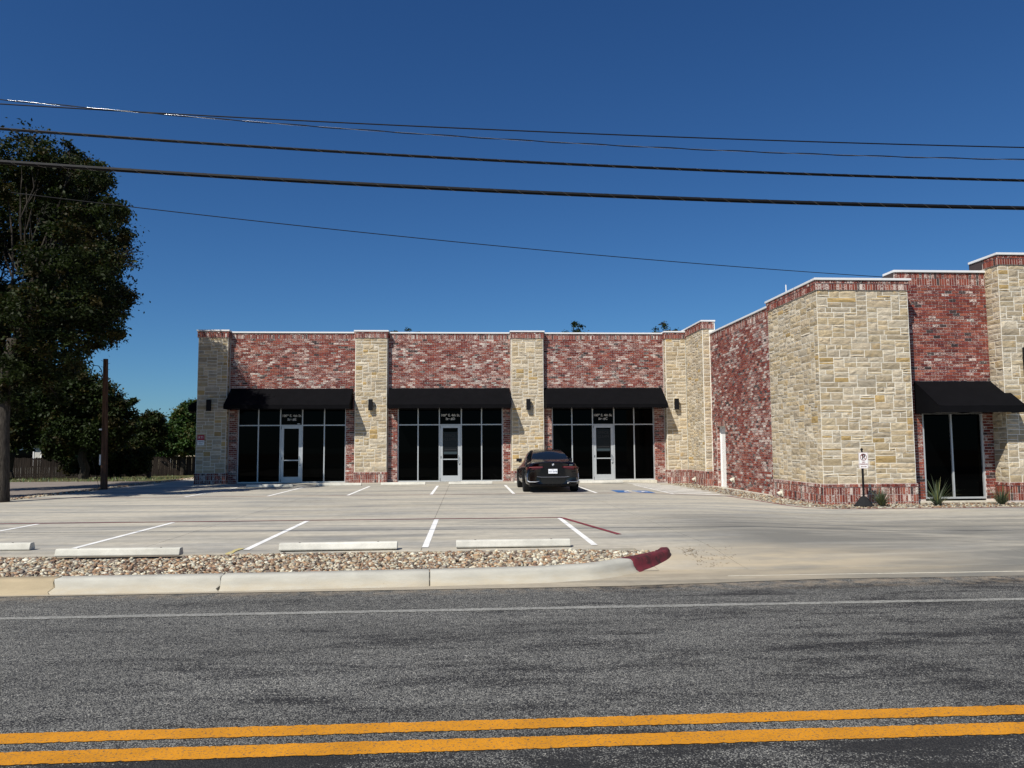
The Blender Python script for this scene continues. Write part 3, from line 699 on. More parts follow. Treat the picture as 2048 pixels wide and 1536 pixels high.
for key, mt in (('b', BMORT), ('s', SMORT)):
    for i in range(0, len(wall[key].v), 8):
        v = wall[key].v[i:i+8]; m = MB(); m.add(v, [(0,3,2,1),(4,5,6,7),(0,1,5,4),(1,2,6,5),(2,3,7,6),(3,0,4,7)])
        m.build('wall', mt, bld, sum((Vector(q) for q in v), Vector())/8)
cope.build('coping', COPE, bld, (0, 36, 0), bevel=.006)
m = MB(); m.box(-11.9, 10.6, 35.76, 50, 5.75, 5.95); m.box(10.96, 26, 22.82, 50, 5.75, 5.96); m.build('roof', ROOF, bld, (0, 36, 6))
m = MB(); m.box(-11.95, -11.7, 36.0, 50, -.3, 6.7); m.box(-11.7, 26, 49.8, 50, -.3, 6.7); m.box(25.8, 26, 22.8, 49.8, -.3, 6.4); m.build('rear_wall', BMORT, bld, (0, 36, 0))
run_m = MB(); run_m.box(13.20, 13.4, 22.82, 24.4, 5.96, 6.85); run_m.box(16.2, 18.6, 22.97, 24.6, 5.96, 7.14); run_m.box(12.972, 12.999, 22.36, 22.85, 6.40, 6.784); run_m.box(15.812, 15.826, 22.35, 22.95, 6.9, 7.186); run_m.build('parapet_cladding', DARKM, bld, (0, 36, 0))
m = MB(); m.box(10.55, 26, 22.20, 22.32, -.4, -.115); m.box(10.41, 10.52, 25.4, 32.4, -.4, -.145); m.box(-10.3, -5.4, 35.1, 35.3, -.2, .0); m.box(-3.2, 1.75, 35.1, 35.3, -.2, .0); m.box(3.9, 8.75, 35.1, 35.3, -.2, .0)
m.build('footing', FOOT, bld, (0, 36, 0))
# black sheets stand in for the darkness of the rooms behind the glass
for a, b in opens.values(): m = MB(); m.box(a+.02, b-.02, YG+.06, YG+.10, -.1, 3.58); m.build('dark_room_sheet', BLK, bld, ((a+b)/2, YG, 1.7))
m = MB(); m.box(GX0, GX1, WY+.2, WY+.24, -.1, GZ1); m.build('dark_room_sheet', BLK, bld, (14.6, WY, 1.2))

def storefront(x0, x1, y, z0, z1, mull, transom, door=None, letters=None, poster=None):
    f = MB(); t = .05; d0, d1 = y-.055, y+.055
    f.box(x0, x0+t, d0, d1, z0, z1); f.box(x1-t, x1, d0, d1, z0, z1); f.box(x0+t, x1-t, d0, d1, z1-t, z1)
    ms = [x0+t/2]+list(mull)+[x1-t/2]
    for q in mull: f.box(q-t/2, q+t/2, d0, d1, z0, z1-t)
    for a, b in zip(ms[:-1], ms[1:]):
        dd = door and abs((a+b)/2-door) < .3
        if not dd: f.box(a+t/2, b-t/2, d0, d1, z0, z0+.055)
        if transom: f.box(a+t/2, b-t/2, d0-.0, d1, transom-t/2, transom+t/2)
    fo = f.build('storefront_frame', ALU, bld, ((x0+x1)/2, y, 0))
    for a, b in zip(ms[:-1], ms[1:]):
        dd = door and abs((a+b)/2-door) < .3
        for zz0, zz1 in (((z0+.055, transom-t/2), (transom+t/2, z1-t)) if transom else ((z0+.055, z1-t),)):
            if dd and zz0 < 1: continue
            g = MB(); g.box(a+t/2+.001, b-t/2-.001, y-.004, y+.004, zz0+.001, zz1-.001); g.build('pane', GLASS, fo, ((a+b)/2, y, (zz0+zz1)/2))
    if door:
        i = [k for k, (a, b) in enumerate(zip(ms[:-1], ms[1:])) if abs((a+b)/2-door) < .3][0]
        a, b = ms[i]+t/2+.006, ms[i+1]-t/2-.006; zt = transom-t/2-.006; st = .125
        m = MB(); yy0, yy1 = y-.035, y+.02
        m.box(a, a+st, yy0, yy1, z0+.02, zt); m.box(b-st, b, yy0, yy1, z0+.02, zt); m.box(a+st, b-st, yy0, yy1, zt-.115, zt); m.box(a+st, b-st, yy0, yy1, z0+.02, z0+.27)
        do = m.build('door', ALU, bld, ((a+b)/2, y, 1.2))
        g = MB(); g.box(a+st+.001, b-st-.001, y-.012, y-.006, z0+.272, zt-.116); g.build('door_glass', GLASS, do, ((a+b)/2, y, 1.3))
        g = MB(); g.box(a+st+.002, b-st-.002, y-.0145, y-.0125, .985, 1.03); g.build('push_bar', ALU, do, ((a+b)/2, y, 1))
        g = MB(); hx = b-.062
        g.tube([(hx-.03, yy0, 1.15), (hx-.03, yy0-.06, 1.15), (hx+.01, yy0-.075, 1.10), (hx+.01, yy0-.075, .92), (hx-.03, yy0-.06, .87), (hx-.03, yy0, .87)], .012, 8)
        g.box(hx-.05, hx-.012, yy0-.006, yy0-.0005, .82, 1.19); g.build('door_handle', CHROME, do, (hx, y, 1))
        g = MB(); g.tube([(hx, yy0-.018, .78), (hx, yy0-.0005, .78)], .022, 12); g.tube([(a+.05, yy0-.02, 1.13), (a+.05, yy0-.0005, 1.13)], .018, 10); g.box(a+.03, a+.06, yy0-.012, yy0-.0005, 1.05, 1.10); g.build('lock', BLKM, do, (hx, y, 1))
        for zh in (z0+.10, zt-.08):
            g = MB(); g.tube([(a+.004, yy0-.012, zh-.06), (a+.004, yy0-.012, zh+.06)], .012, 8); g.build('hinge', BLKM, do, (a, y, zh))
        m = MB(); m.box(ms[i]+t/2, ms[i+1]-t/2, y-.06, y+.03, z0, z0+.018); m.build('threshold', CHROME, bld, (door, y, 0))
        if letters:
            text_mesh('1009 E. 4th St.', .150, 'address_lettering', LETW, fo, (door, y-.0065, transom+.43), bold=.004)
            text_mesh(letters, .150, 'address_lettering', LETW, fo, (door, y-.0065, transom+.265), bold=.004)
        if poster:
            px0, px1 = a+st+.03, b-st-.03; z_1, z_0 = poster
            g = MB(); g.box(px0, px1, y-.0145, y-.0128, z_0, z_1); po = g.build('door_poster', POST, do, ((px0+px1)/2, y, 1.8))
            g = MB(); g.box(px0+.01, px1-.01, y-.0158, y-.0146, z_0+.03, z_0+.13); g.build('poster_strip', POST2, do, ((px0+px1)/2, y, 1.3))
            text_mesh('SPACE', .17, 'poster_lettering', INKB, do, ((px0+px1)/2, y-.016, z_1-.17), bold=.002)
            text_mesh('CLEAN', .17, 'poster_lettering', INKB, do, ((px0+px1)/2, y-.016, z_1-.34), bold=.002)
            g = MB(); g.box(px0+.04, px1-.04, y-.0158, y-.0146, z_0+.22, z_0+.25); g.build('poster_rule', INKB, do, ((px0+px1)/2, y, 1.3))
    return fo
YS = 35.32
storefront(-10.25, -5.43, YS, 0.0, 3.6, (-9.335, -8.36, -7.385, -6.405), 2.58, -7.87, 'Ste #E')
storefront(-3.12, 1.68, YS, 0.0, 3.6, (-2.19, -1.225, -.225, .70), 2.58, -.725, 'Ste #D', (2.25, 1.22))
storefront(3.93, 8.70, YS, 0.0, 3.6, (4.865, 5.825, 6.82, 7.755), 2.56, 6.32, 'Ste #C', (2.35, 1.32))
storefront(GX0, GX1, WY+.06, GZ0, GZ1-.1, (14.56,), None)
m = MB(); m.box(GX0, GX1, WY-.04, WY+.15, GZ1-.1, GZ1+.0); m.build('lintel', ALU, bld, (14.6, WY, 2.6))
# the small white card stuck at the foot of the first transom light
m = MB(); m.box(-7.62, -7.50, YS-.0062, YS-.0045, 2.63, 2.66); m.build('window_card', SIGNW, bld, (-7.5, YS, 2.6))
# service door in the side wall
m = MB(); m.box(10.70, 10.745, DY0+.055, DY1-.055, -.155, DZ-.06); sdoor = m.build('door', CREAM, bld, (10.7, 31.3, 1.1)); tag(sdoor, 'white painted service door')
m = MB(); m.tube([(10.70, DY0+.13, .95), (10.65, DY0+.13, .95), (10.65, DY0+.24, .95)], .012, 8); m.build('door_handle', CHROME, sdoor, (10.7, 31, .95))
m = MB()
for a in ((DY0, DY0+.05), (DY1-.05, DY1)): m.box(10.66, 10.78, a[0], a[1], -.17, DZ)
m.box(10.66, 10.78, DY0+.05, DY1-.05, DZ-.05, DZ); m.build('door_frame', CREAM, bld, (10.7, 31.3, 1))
m = MB(); m.box(10.74, 10.95, DY0, DY1, -.18, DZ); m.build('door_recess_back', BLK, bld, (10.8, 31.3, 1))
m = MB(); m.tube([(10.62, 24.65, 6.46), (10.62, 24.65, 6.88)], .018, 8); v = m.build('vent_pipe', COPE, bld, (10.6, 24.65, 6.5))

# ------------------------------------------------------------------ awnings
def awning(x0, x1, yw, yf, zt, zf, zb, label, side=False):
    t = thing('awning', ((x0+x1)/2, yw, zb), label, 'awning', 'black fabric awnings over the shop fronts')
    th = .012; n = 8; m = MB()
    L_ = Vector((0, yf-yw, zf-zt)); ln = L_.length; nr = Vector((0, L_.z, -L_.y)).normalized()
    if nr.z < 0: nr = -nr
    # stretched cloth sags a little between its ribs
    cols = max(2, round((x1-x0)/1.15)); nx = cols*6
    for s, off in ((0, 0), (1, -th)):
        for j in range(n+1):
            for i in range(nx+1):
                x = x0+(x1-x0)*i/nx; q = j/n; sag = -.016*abs(math.sin(math.pi*i/6))*math.sin(math.pi*q)+(.006 if i % 6 == 0 else 0)
                p = Vector((x, yw, zt))+L_*q+nr*(sag+off); m.v.append(tuple(p)); m.c.append((1, 1, 1))
    K = (n+1)*(nx+1)
    for j in range(n):
        for i in range(nx):
            a = j*(nx+1)+i; m.f.append((a, a+nx+1, a+nx+2, a+1)); m.f.append((K+a, K+a+1, K+a+nx+2, K+a+nx+1))
    m.build('canopy', BLK, t, ((x0+x1)/2, yw, zt), smooth=True)
    m = MB(); m.box(x0, x1, yf-.004, yf+.010, zb, zf-.004); m.build('valance', BLK, t, ((x0+x1)/2, yf, zb))
    for x, s in ((x0, 1), (x1, -1)):
        m = MB(); m.prism([(yw, zt-.01), (yf+.012, zf-.014), (yf+.012, zb), (yw, zb)], x if s == 1 else x-.012, x+.012 if s == 1 else x, 'x'); m.build('side_panel', BLK, t, (x, yw, zb))
    m = MB(); m.tube([(x0+.03, yf+.03, zb+.02), (x1-.03, yf+.03, zb+.02)], .016, 6); m.tube([(x0+.03, yw-.03, zb+.02), (x1-.03, yw-.03, zb+.02)], .016, 6)
    for i in range(cols+1):
        x = x0+.03+(x1-x0-.06)*i/cols; m.tube([(x, yw-.03, zb+.03), (x, yf+.03, zb+.03)], .012, 6)
    m.build('awning_frame', BLKM, t, ((x0+x1)/2, yw, zb))
    return t
YW = 35.195
awning(-10.55, -5.13, YW, 34.10, 4.24, 3.44, 3.27, 'black sloped awning over the leftmost storefront, its left half in tree shade')
awning(-3.47, 1.98, YW, 34.10, 4.25, 3.44, 3.28, 'black sloped awning over the middle storefront of the long facade')
awning(3.58, 9.07, YW, 34.10, 4.25, 3.44, 3.28, 'black sloped awning over the storefront beside the inner corner of the building')
awning(13.45, 16.03, 22.315, 21.12, 3.46, 2.66, 2.47, 'black awning over the narrow window of the near right wing')
t = thing('awning', (-12, 37.5, 3.3), 'black awning poking out from the left end wall of the building', 'awning', 'black fabric awnings over the shop fronts')
m = MB(); m.prism([(-12.0, 4.02), (-12.92, 3.58), (-12.92, 3.28), (-12.0, 3.28)], 36.6, 40.5, 'y'); m.build('canopy', BLK, t, (-12, 37.5, 3.3))
m = MB(); m.tube([(-12.88, 36.62, 3.27), (-12.88, 40.4, 3.27)], .016, 6); m.build('awning_frame', BLKM, t, (-12, 37.5, 3.3))

# ------------------------------------------------------------------ wall lights
def wall_light(x, y, z, label, s=1.0):
    t = thing('wall_light', (x, y, z), label, 'wall light', 'black box wall lights on the stone pilasters')
    w_, h, d = .19*s, .50*s, .17*s
    m = MB(); m.box(x-w_/2, x+w_/2, y-d, y-.04*s, z-h/2, z+h/2); m.build('housing', BLKM, t, (x, y, z), bevel=.008*s)
    m = MB(); m.box(x-.06*s, x+.06*s, y-.042*s, y+.012, z-.07*s, z+.07*s); m.build('mounting_plate', BLKM, t, (x, y, z))
    for k, (a, b) in enumerate(((h/2-.002, h/2+.004), (-h/2-.004, -h/2+.002))):
        m = MB(); m.box(x-w_*.36, x+w_*.36, y-d*.85, y-d*.35, z+a, z+b); m.build('lens', CHROME, t, (x, y, z))
for x, l in ((-11.40, 'black box wall light on the shaded leftmost stone pilaster'), (-4.29, 'black box wall light on the stone pilaster between the left and middle storefronts'), (2.82, 'black box wall light on the stone pilaster behind the parked car'), (9.66, 'black box wall light on the stone pilaster at the inner corner')):
    wall_light(x, YP-.02, 3.47, l)
wall_light(16.55, PY-.02, 4.03, 'larger black wall light at the right edge of the photo, on the near stone pilaster', 1.5)

# drain outlets along the side walls
def outlet(x, y, z, label):
    t = thing('drain_outlet', (x, y, z), label, 'drain outlet', 'roof drain outlets low on the wing wall')
    m = MB(); m.box(x-.015, x, y-.11, y+.11, z-.11, z+.11); m.build('flange', FOOT, t, (x, y, z), bevel=.005)
    m = MB(); m.tube([(x-.015, y, z), (x-.06, y, z), (x-.13, y, z-.05)], [.06, .062, .07], 12, False); m.build('spout', FOOT, t, (x, y, z))
    m = MB(); m.tube([(x-.06, y, z-.0), (x-.085, y, z-.012)], [.055, .056], 12); m.build('spout_opening', BLK, t, (x, y, z))
outlet(10.14, 33.8, .08, 'white drain outlet on the brick plinth beside the inner corner')
outlet(10.50, 29.9, .22, 'white drain outlet on the brick wall right of the service door')
outlet(10.22, 24.6, .02, 'white drain outlet on the brick plinth under the big stone corner block')
# warning sign on the shaded pilaster
t = thing('wall_sign', (-11.72, YP-.05, 1.97), 'small red and white sign on the shaded leftmost stone pilaster', 'sign')
m = MB(); m.box(-11.87, -11.57, YP-.062, YP-.056, 1.93, 2.16); m.build('sign_header', SIGNRB, t, (-11.7, YP, 2))
m = MB(); m.box(-11.87, -11.57, YP-.062, YP-.056, 1.70, 1.928); m.build('sign_plate', SIGNW, t, (-11.7, YP, 2))
m = MB(); m.box(-11.80, -11.64, YP-.056, YP+.01, 1.80, 2.05); m.build('sign_bracket', BLKM, t, (-11.7, YP, 2))
text_mesh('RTI', .15, 'sign_lettering', SIGNW, t, (-11.72, YP-.064, 2.045)); text_mesh('PARKING', .062, 'sign_lettering', INKB, t, (-11.72, YP-.064, 1.86), bold=.001)
text_mesh('ONLY', .062, 'sign_lettering', INKB, t, (-11.72, YP-.064, 1.77), bold=.001)
#@@OBJECTS
# ------------------------------------------------------------------ no-parking sign on its rubber cone
SX, SY, SZ = 11.03, 20.95, gz(11.03, 20.95)
t = thing('no_parking_sign', (SX, SY, SZ), 'portable no parking sign on a black cone base in front of the stone corner block', 'sign')
m = MB(); n = 8
rings = [(.265, .0), (.265, .045), (.235, .06), (.085, .265), (.055, .28)]
for r_, z in rings:
    for k in range(n):
        a = math.pi/8+2*math.pi*k/n; m.v.append((SX+r_*math.cos(a), SY+r_*math.sin(a), SZ+.004+z)); m.c.append((1, 1, 1))
for i in range(len(rings)-1):
    for k in range(n): m.f.append((i*n+k, i*n+(k+1) % n, (i+1)*n+(k+1) % n, (i+1)*n+k))
m.f.append(tuple(range(n))[::-1]); m.f.append(tuple(range((len(rings)-1)*n, len(rings)*n)))
m.build('cone_base', RUB, t, (SX, SY, SZ), bevel=.01)
m = MB(); m.tube([(SX, SY, SZ+.27), (SX, SY, SZ+1.52)], .030, 10); m.tube([(SX, SY, SZ+1.52), (SX, SY, SZ+1.545), (SX-.004, SY, SZ+1.575), (SX, SY, SZ+1.60), (SX, SY, SZ+1.62)], [.034, .018, .036, .034, .012], 10)
m.build('post', BLKM, t, (SX, SY, SZ))
def rrect(cx, cz, w_, h, r_, k=6):
    p = []
    for (sx, sz, a0) in ((1, 1, 0), (-1, 1, 90), (-1, -1, 180), (1, -1, 270)):
        for i in range(k+1):
            a = math.radians(a0+90*i/k); p.append((cx+sx*(w_/2-r_)+r_*math.cos(a), cz+sz*(h/2-r_)+r_*math.sin(a)))
    return p
sz0 = SZ+1.28; ys = SY-.034; sx = SX+.018
m = MB(); m.prism(rrect(sx, sz0, .275, .45, .03), ys-.004, ys, 'y'); sp = m.build('sign_plate', SIGNW, t, (sx, ys, sz0))
def ringm(outer, inner, y, name, material, th=.0012):
    m = MB(); n = len(outer)
    m.add([(p[0], y, p[1]) for p in outer]+[(p[0], y, p[1]) for p in inner], [(i, (i+1) % n, n+(i+1) % n, n+i)[::-1] for i in range(n)])
    return m.build(name, material, sp, (sx, y, sz0))
ringm(rrect(sx, sz0, .262, .437, .026), rrect(sx, sz0, .250, .425, .022), ys-.0055, 'sign_border', SIGNR)
circ = lambda cx, cz, r_: [(cx+r_*math.cos(2*math.pi*i/32), cz+r_*math.sin(2*math.pi*i/32)) for i in range(32)]
cz = sz0+.09
text_mesh('P', .185, 'sign_lettering', INKB, sp, (sx+.003, ys-.0055, cz), bold=.006)
ringm(circ(sx, cz, .096), circ(sx, cz, .080), ys-.0068, 'prohibition_ring', SIGNR)
m = MB(); q = .062; m.add([(sx-q-.006, ys-.0078, cz+q-.006), (sx-q+.006, ys-.0078, cz+q+.006), (sx+q+.006, ys-.0078, cz-q+.006), (sx+q-.006, ys-.0078, cz-q-.006)], [(3, 2, 1, 0)]); m.build('prohibition_bar', SIGNR, sp, (sx, ys, cz))
text_mesh('NO', .055, 'sign_lettering', SIGNR, sp, (sx, ys-.0055, sz0-.055), bold=.001); text_mesh('PARKING', .055, 'sign_lettering', SIGNR, sp, (sx, ys-.0055, sz0-.108), bold=.001)
m = MB(); az = sz0-.172; Y_ = ys-.0055
m.add([(sx-.05, Y_, az-.006), (sx+.05, Y_, az-.006), (sx+.05, Y_, az+.006), (sx-.05, Y_, az+.006)], [(0, 1, 2, 3)])
for s in (-1, 1): m.add([(sx+s*.05, Y_, az-.018), (sx+s*.085, Y_, az), (sx+s*.05, Y_, az+.018)], [(0, 1, 2)])
m.build('double_arrow', SIGNR, sp, (sx, Y_, az))

# ------------------------------------------------------------------ red yucca plants
def yucca(x, y, s, n, spread, label, seed, spikes=True):
    r_ = random.Random(seed); z = gz(x, y)-.02
    t = thing('yucca_plant', (x, y, z), label, 'plant', 'spiky yuccas in the bed before the wing')
    g = [MB(), MB(), MB()]
    for i in range(n):
        a = r_.random()*6.283; lean = r_.uniform(.08, 1.0)*spread; ln = s*r_.uniform(.55, 1.15)
        d = Vector((math.cos(a), math.sin(a), 0)); w0 = .0115*r_.uniform(.8, 1.2)
        base = Vector((x, y, z))+d*.04*r_.random(); side = Vector((-d.y, d.x, 0)); k = 6; pts = []
        for j in range(k+1):
            q = j/k; ang = math.pi/2-lean*(.35+.75*q); 
            pts.append((pts[-1]+(d*math.cos(ang)+Vector((0, 0, 1))*math.sin(ang))*ln/k) if pts else base)
        vs = []; up_ = Vector((0, 0, 1))
        for j, p in enumerate(pts):
            w_ = w0*(1-.9*(j/k)**1.5); vs += [p-side*w_, p+up_*w_*.0-d*w_*.5, p+side*w_]
        fs = []
        for j in range(k): fs += [(3*j, 3*j+1, 3*j+4, 3*j+3), (3*j+1, 3*j+2, 3*j+5, 3*j+4)]
        c = r_.uniform(.6, 1.5); col = (c*r_.uniform(.9, 1.2), c, c*r_.uniform(.7, 1.0))
        if r_.random() < .12: col = (c*2.4, c*1.7, c*.9)
        g[i % 3].add(vs, fs, col)
    for q in g: q.build('leaf_clump', YUC, t, (x, y, z), colattr=True)
    m = MB(); m.tube([(x, y, z), (x, y, z+.1)], [.07, .05], 7); m.build('crown_base', BARK, t, (x, y, z))
yucca(11.55, 20.98, .60, 150, 1.5, 'small dense yucca right of the no parking sign', 3)
yucca(13.20, 21.02, .82, 95, 1.7, 'widest yucca with long arching blades below the wing window', 8)
yucca(15.05, 21.0, .60, 150, 1.5, 'dense yucca at the right jamb of the wing window', 5)

# ------------------------------------------------------------------ the parked car
CX, CY = 2.93, 26.05
car = thing('parked_car', (CX, CY, 0.0), 'black four-door sedan parked nose-in before the stone pilaster', 'car'); car['_local'] = 1
def sect(y, zb, w_, zs, zbelt, wb, ztop, wt, wmid=None):
    # half profile from the sill to the centre of the top
    pts = [(0, zb), (.70*w_, zb), (.93*w_, zb+.03), (.985*w_, zb+.12), (w_, .52), (w_*.992, zs), (wb+.035, zbelt-.05), (wb, zbelt)]
    hz = ztop-zbelt
    pts += [(wb+(wt-wb)*.38, zbelt+hz*.40), (wb+(wt-wb)*.74, zbelt+hz*.74), (wt, zbelt+hz*.93), (wt*.80, zbelt+hz*.985), (wt*.4, ztop), (0, ztop+.004)]
    return [(x, y, z) for x, z in pts]
ST = [sect(.03, .30, .80, .72, .93, .70, .985, .62), sect(.10, .23, .885, .74, .985, .775, 1.035, .68), sect(.35, .21, .925, .78, .985, .80, 1.045, .70), sect(.68, .21, .945, .79, .975, .80, 1.06, .68),
      sect(1.0, .20, .95, .79, .965, .80, 1.17, .62), sect(1.45, .19, .95, .78, .955, .805, 1.355, .565), sect(1.9, .18, .95, .78, .945, .81, 1.445, .56), sect(2.4, .18, .95, .78, .935, .81, 1.475, .575),
      sect(2.85, .18, .95, .78, .925, .81, 1.455, .575), sect(3.3, .18, .95, .77, .915, .81, 1.36, .565), sect(3.7, .18, .95, .76, .90, .815, 1.16, .60), sect(3.98, .19, .945, .75, .885, .80, .975, .66),
      sect(4.4, .20, .93, .72, .84, .76, .90, .62), sect(4.8, .22, .87, .66, .74, .70, .79, .55), sect(5.02, .28, .74, .58, .64, .58, .68, .45)]
NP = len(ST[0]); m = MB()
for s in ST:
    for (x, y, z) in s: m.v.append((x, y, z))
    for (x, y, z) in s[1:-1]: m.v.append((-x, y, z))
m.c = [(1, 1, 1)]*len(m.v); K = NP+NP-2
def idx(i, j, side): return i*K+(j if side > 0 or j in (0, NP-1) else NP-1+j)
for i in range(len(ST)-1):
    for j in range(NP-1):
        m.f.append((idx(i, j, 1), idx(i, j+1, 1), idx(i+1, j+1, 1), idx(i+1, j, 1))); m.f.append((idx(i, j+1, -1), idx(i, j, -1), idx(i+1, j, -1), idx(i+1, j+1, -1)))
for i, rev in ((0, 0), (len(ST)-1, 1)):
    for j in range(NP-1):
        f = (idx(i, j, 1), idx(i, j, -1), idx(i, j+1, -1), idx(i, j+1, 1)); f = tuple(dict.fromkeys(f))
        m.f.append(f if rev else f[::-1])
body = m.build('body', CARP, car, (0, 0, 0), smooth=True); ss = body.modifiers.new('s', 'SUBSURF'); ss.levels = 2; ss.render_levels = 2
def spt(i, j, side, off=.006):                           # a point of the glasshouse, pushed outwards
    a = Vector(ST[i][j]); return Vector((side*a.x, a.y, a.z))
def glasspatch(name, st, js, side, off=.010, inset=0.0):
    m = MB(); rows = [[spt(i, j, side) for j in js] for i in st]; c = Vector((0, rows[len(rows)//2][0].y, .9))
    vs = [];
    for r_ in rows:
        for p in r_:
            d = Vector((p.x, 0, p.z-.75)).normalized(); vs.append(p+d*off)
    nj = len(js)
    m.add(vs, [(a*nj+b, a*nj+b+1, (a+1)*nj+b+1, (a+1)*nj+b) for a in range(len(st)-1) for b in range(nj-1)])
    o = m.build(name, CARG, car, (0, 0, 0), smooth=True); return o
for side, nm in ((1, 'side_window'), (-1, 'side_window')):
    for a, b in (((4, 5, 6), (8, 9)), ((6, 7, 8), (8, 9)), ((8, 9, 10), (8, 9))): glasspatch('side_window', a, b, side, .012)
# rear window follows the slope from the roof to the deck
m = MB(); rows = [(.80, 1.082, .66), (1.02, 1.185, .635), (1.24, 1.28, .60), (1.46, 1.362, .555), (1.60, 1.402, .50)]
for y, z, hw in rows:
    for k in range(-4, 5):
        q = k/4; m.v.append((hw*q, y-.012, z+.014-.035*q*q*(1.2 if z > 1.2 else .8))); m.c.append((1, 1, 1))
for i in range(len(rows)-1):
    for k in range(8): a = i*9+k; m.f.append((a, a+1, a+10, a+9))
m.build('rear_window', CARG, car, (0, 0, 0), smooth=True)
m = MB(); rows = [(3.92, 1.02, .68), (3.6, 1.215, .62), (3.3, 1.365, .55)]
for y, z, hw in rows:
    for k in range(-4, 5): q = k/4; m.v.append((hw*q, y+.015, z+.012-.03*q*q)); m.c.append((1, 1, 1))
for i in range(len(rows)-1):
    for k in range(8): a = i*9+k; m.f.append((a, a+1, a+10, a+9))
m.build('windscreen', CARG, car, (0, 0, 0), smooth=True)
m = MB()                                                 # boot lid lip
for k in range(-8, 9):
    q = k/8; yy = .015+.10*q*q
    m.v += [(.72*q, yy, 1.035-.02*q*q), (.72*q, yy+.13, 1.052-.02*q*q), (.72*q, yy+.02, .995-.02*q*q)]; m.c += [(1, 1, 1)]*3
for k in range(16): a = 3*k; m.f += [(a, a+3, a+4, a+1), (a+2, a+5, a+3, a)]
m.build('boot_lip', CARP, car, (0, 0, 0), smooth=True)
for s in (-1, 1):
    m = MB()                                             # slim lamp that wraps the corner
    P = [(.34, -.012), (.55, .0), (.70, .018), (.80, .065), (.865, .16), (.905, .30)]
    for i, (x, y) in enumerate(P):
        zt, zb_ = .895-.006*i, (.845 if i == 0 else .80-.006*i); m.v += [(s*x, y, zt), (s*x, y-.004, zb_), (s*(x-.03), y+.06, zt), (s*(x-.03), y+.06, zb_)]; m.c += [(1, 1, 1)]*4
    for i in range(len(P)-1):
        a = 4*i; m.f += [(a, a+4, a+5, a+1), (a, a+2, a+6, a+4), (a+1, a+5, a+7, a+3)]
    m.f += [(0, 1, 3, 2)]; tl = m.build('tail_light', REDL, car, (0, 0, 0))
    m = MB(); m.tube([(s*.36, -.02, .872), (s*.56, -.010, .872), (s*.72, .012, .868), (s*.80, .055, .862)], .007, 6); m.build('light_bar', m_plain('lamp_highlight', (.45, .10, .10), .2), tl, (0, 0, 0))
    m = MB()                                             # bright L-shaped bumper trim
    m.tube([(s*.872, .10, .66), (s*.875, .075, .52), (s*.868, .07, .41), (s*.80, .04, .375), (s*.60, .012, .372), (s*.47, .008, .40)], [.008, .014, .018, .018, .016, .006], 6); m.build('bumper_trim', CHROME, car, (0, 0, 0))
    m = MB(); m.box(s*.90-.05, s*.90+.05, 2.95, 3.02, .97, .99); m.tube([(s*.90, 2.98, .98), (s*.98, 2.95, 1.03)], .016, 6)
    m.add([(s*.95+a*.10, 2.90+b*.05, 1.065+c*.062) for a in (-1, 1) for b in (-1, 1) for c in (-1, 1)], [(0,1,3,2), (4,6,7,5), (0,4,5,1), (2,3,7,6), (0,2,6,4), (1,5,7,3)])
    mo = m.build('wing_mirror', CARP, car, (0, 0, 0), bevel=.02)
    m = MB(); m.box(s*.95-.085, s*.95+.085, 2.842, 2.848, 1.02, 1.11); m.build('mirror_glass', CARG, mo, (0, 0, 0))
    for yw in (.92, 3.88):
        wx = s*.835; m = MB(); pr = [(-.12, .255), (-.12, .33), (-.10, .352), (.10, .352), (.12, .33), (.12, .255)]
        nn = 28
        for k in range(nn):
            a = 2*math.pi*k/nn
            for (dx, r_) in pr: m.v.append((wx+dx, yw+r_*math.cos(a), .352+r_*math.sin(a))); m.c.append((1, 1, 1))
        for k in range(nn):
            for q in range(len(pr)): m.f.append((k*6+q, ((k+1) % nn)*6+q, ((k+1) % nn)*6+(q+1) % 6, k*6+(q+1) % 6))
        wh = MB(); wh.tube([(wx-s*.08, yw, .352), (wx+s*.10, yw, .352)], .10, 10)
        wo = wh.build('wheel', BLKM, car, (0, 0, 0)); m.build('tyre', RUB, wo, (0, 0, 0), smooth=False)
        rm = MB()
        for k in range(10):
            a = 2*math.pi*k/10; rm.tube([(wx+s*.11, yw, .352), (wx+s*.108, yw+.26*math.cos(a), .352+.26*math.sin(a))], [.03, .016], 5)
        rm.tube([(wx+s*.0, yw, .352), (wx+s*.112, yw, .352)], [.262, .262], 24, False); rm.build('rim', CHROME if 0 else BLKM, wo, (0, 0, 0))
        m = MB()
        for k in range(13):                              # arch lip, plus a black ring standing for shade in the wheel gap
            a = math.pi*k/12; m.v += [(s*.950, yw+.385*math.cos(a), .352+.385*math.sin(a)), (s*.956, yw+.40*math.cos(a), .352+.41*math.sin(a)), (s*.952, yw+.30*math.cos(a), .352+.30*math.sin(a))]; m.c += [(1, 1, 1)]*3
        for k in range(12): a = 3*k; m.f += [(a, a+3, a+4, a+1), (a, a+2, a+5, a+3)]
        m.build('wheel_arch', BLKM, car, (0, 0, 0))
m = MB(); m.prism([(.045, .46), (.03, .34), (.06, .24), (.30, .20), (.5, .20), (.5, .46)], -.80, .80, 'x'); m.build('lower_bumper', BLKM, car, (0, 0, 0), bevel=.02)
m = MB(); m.tube([(-.55, .0, .555), (-.40, -.012, .535), (.40, -.012, .535), (.55, .0, .555)], .006, 5); m.build('bumper_crease', CHROME, car, (0, 0, 0))
for k in range(5):
    m = MB(); m.box(-.32+k*.15, -.30+k*.15, .02, .06, .25, .34); m.build('diffuser_fin', BLKM, car, (0, 0, 0))
m = MB(); m.box(-.16, .145, -.030, -.022, .655, .805); pl = m.build('number_plate', PLATE, car, (0, 0, 0))
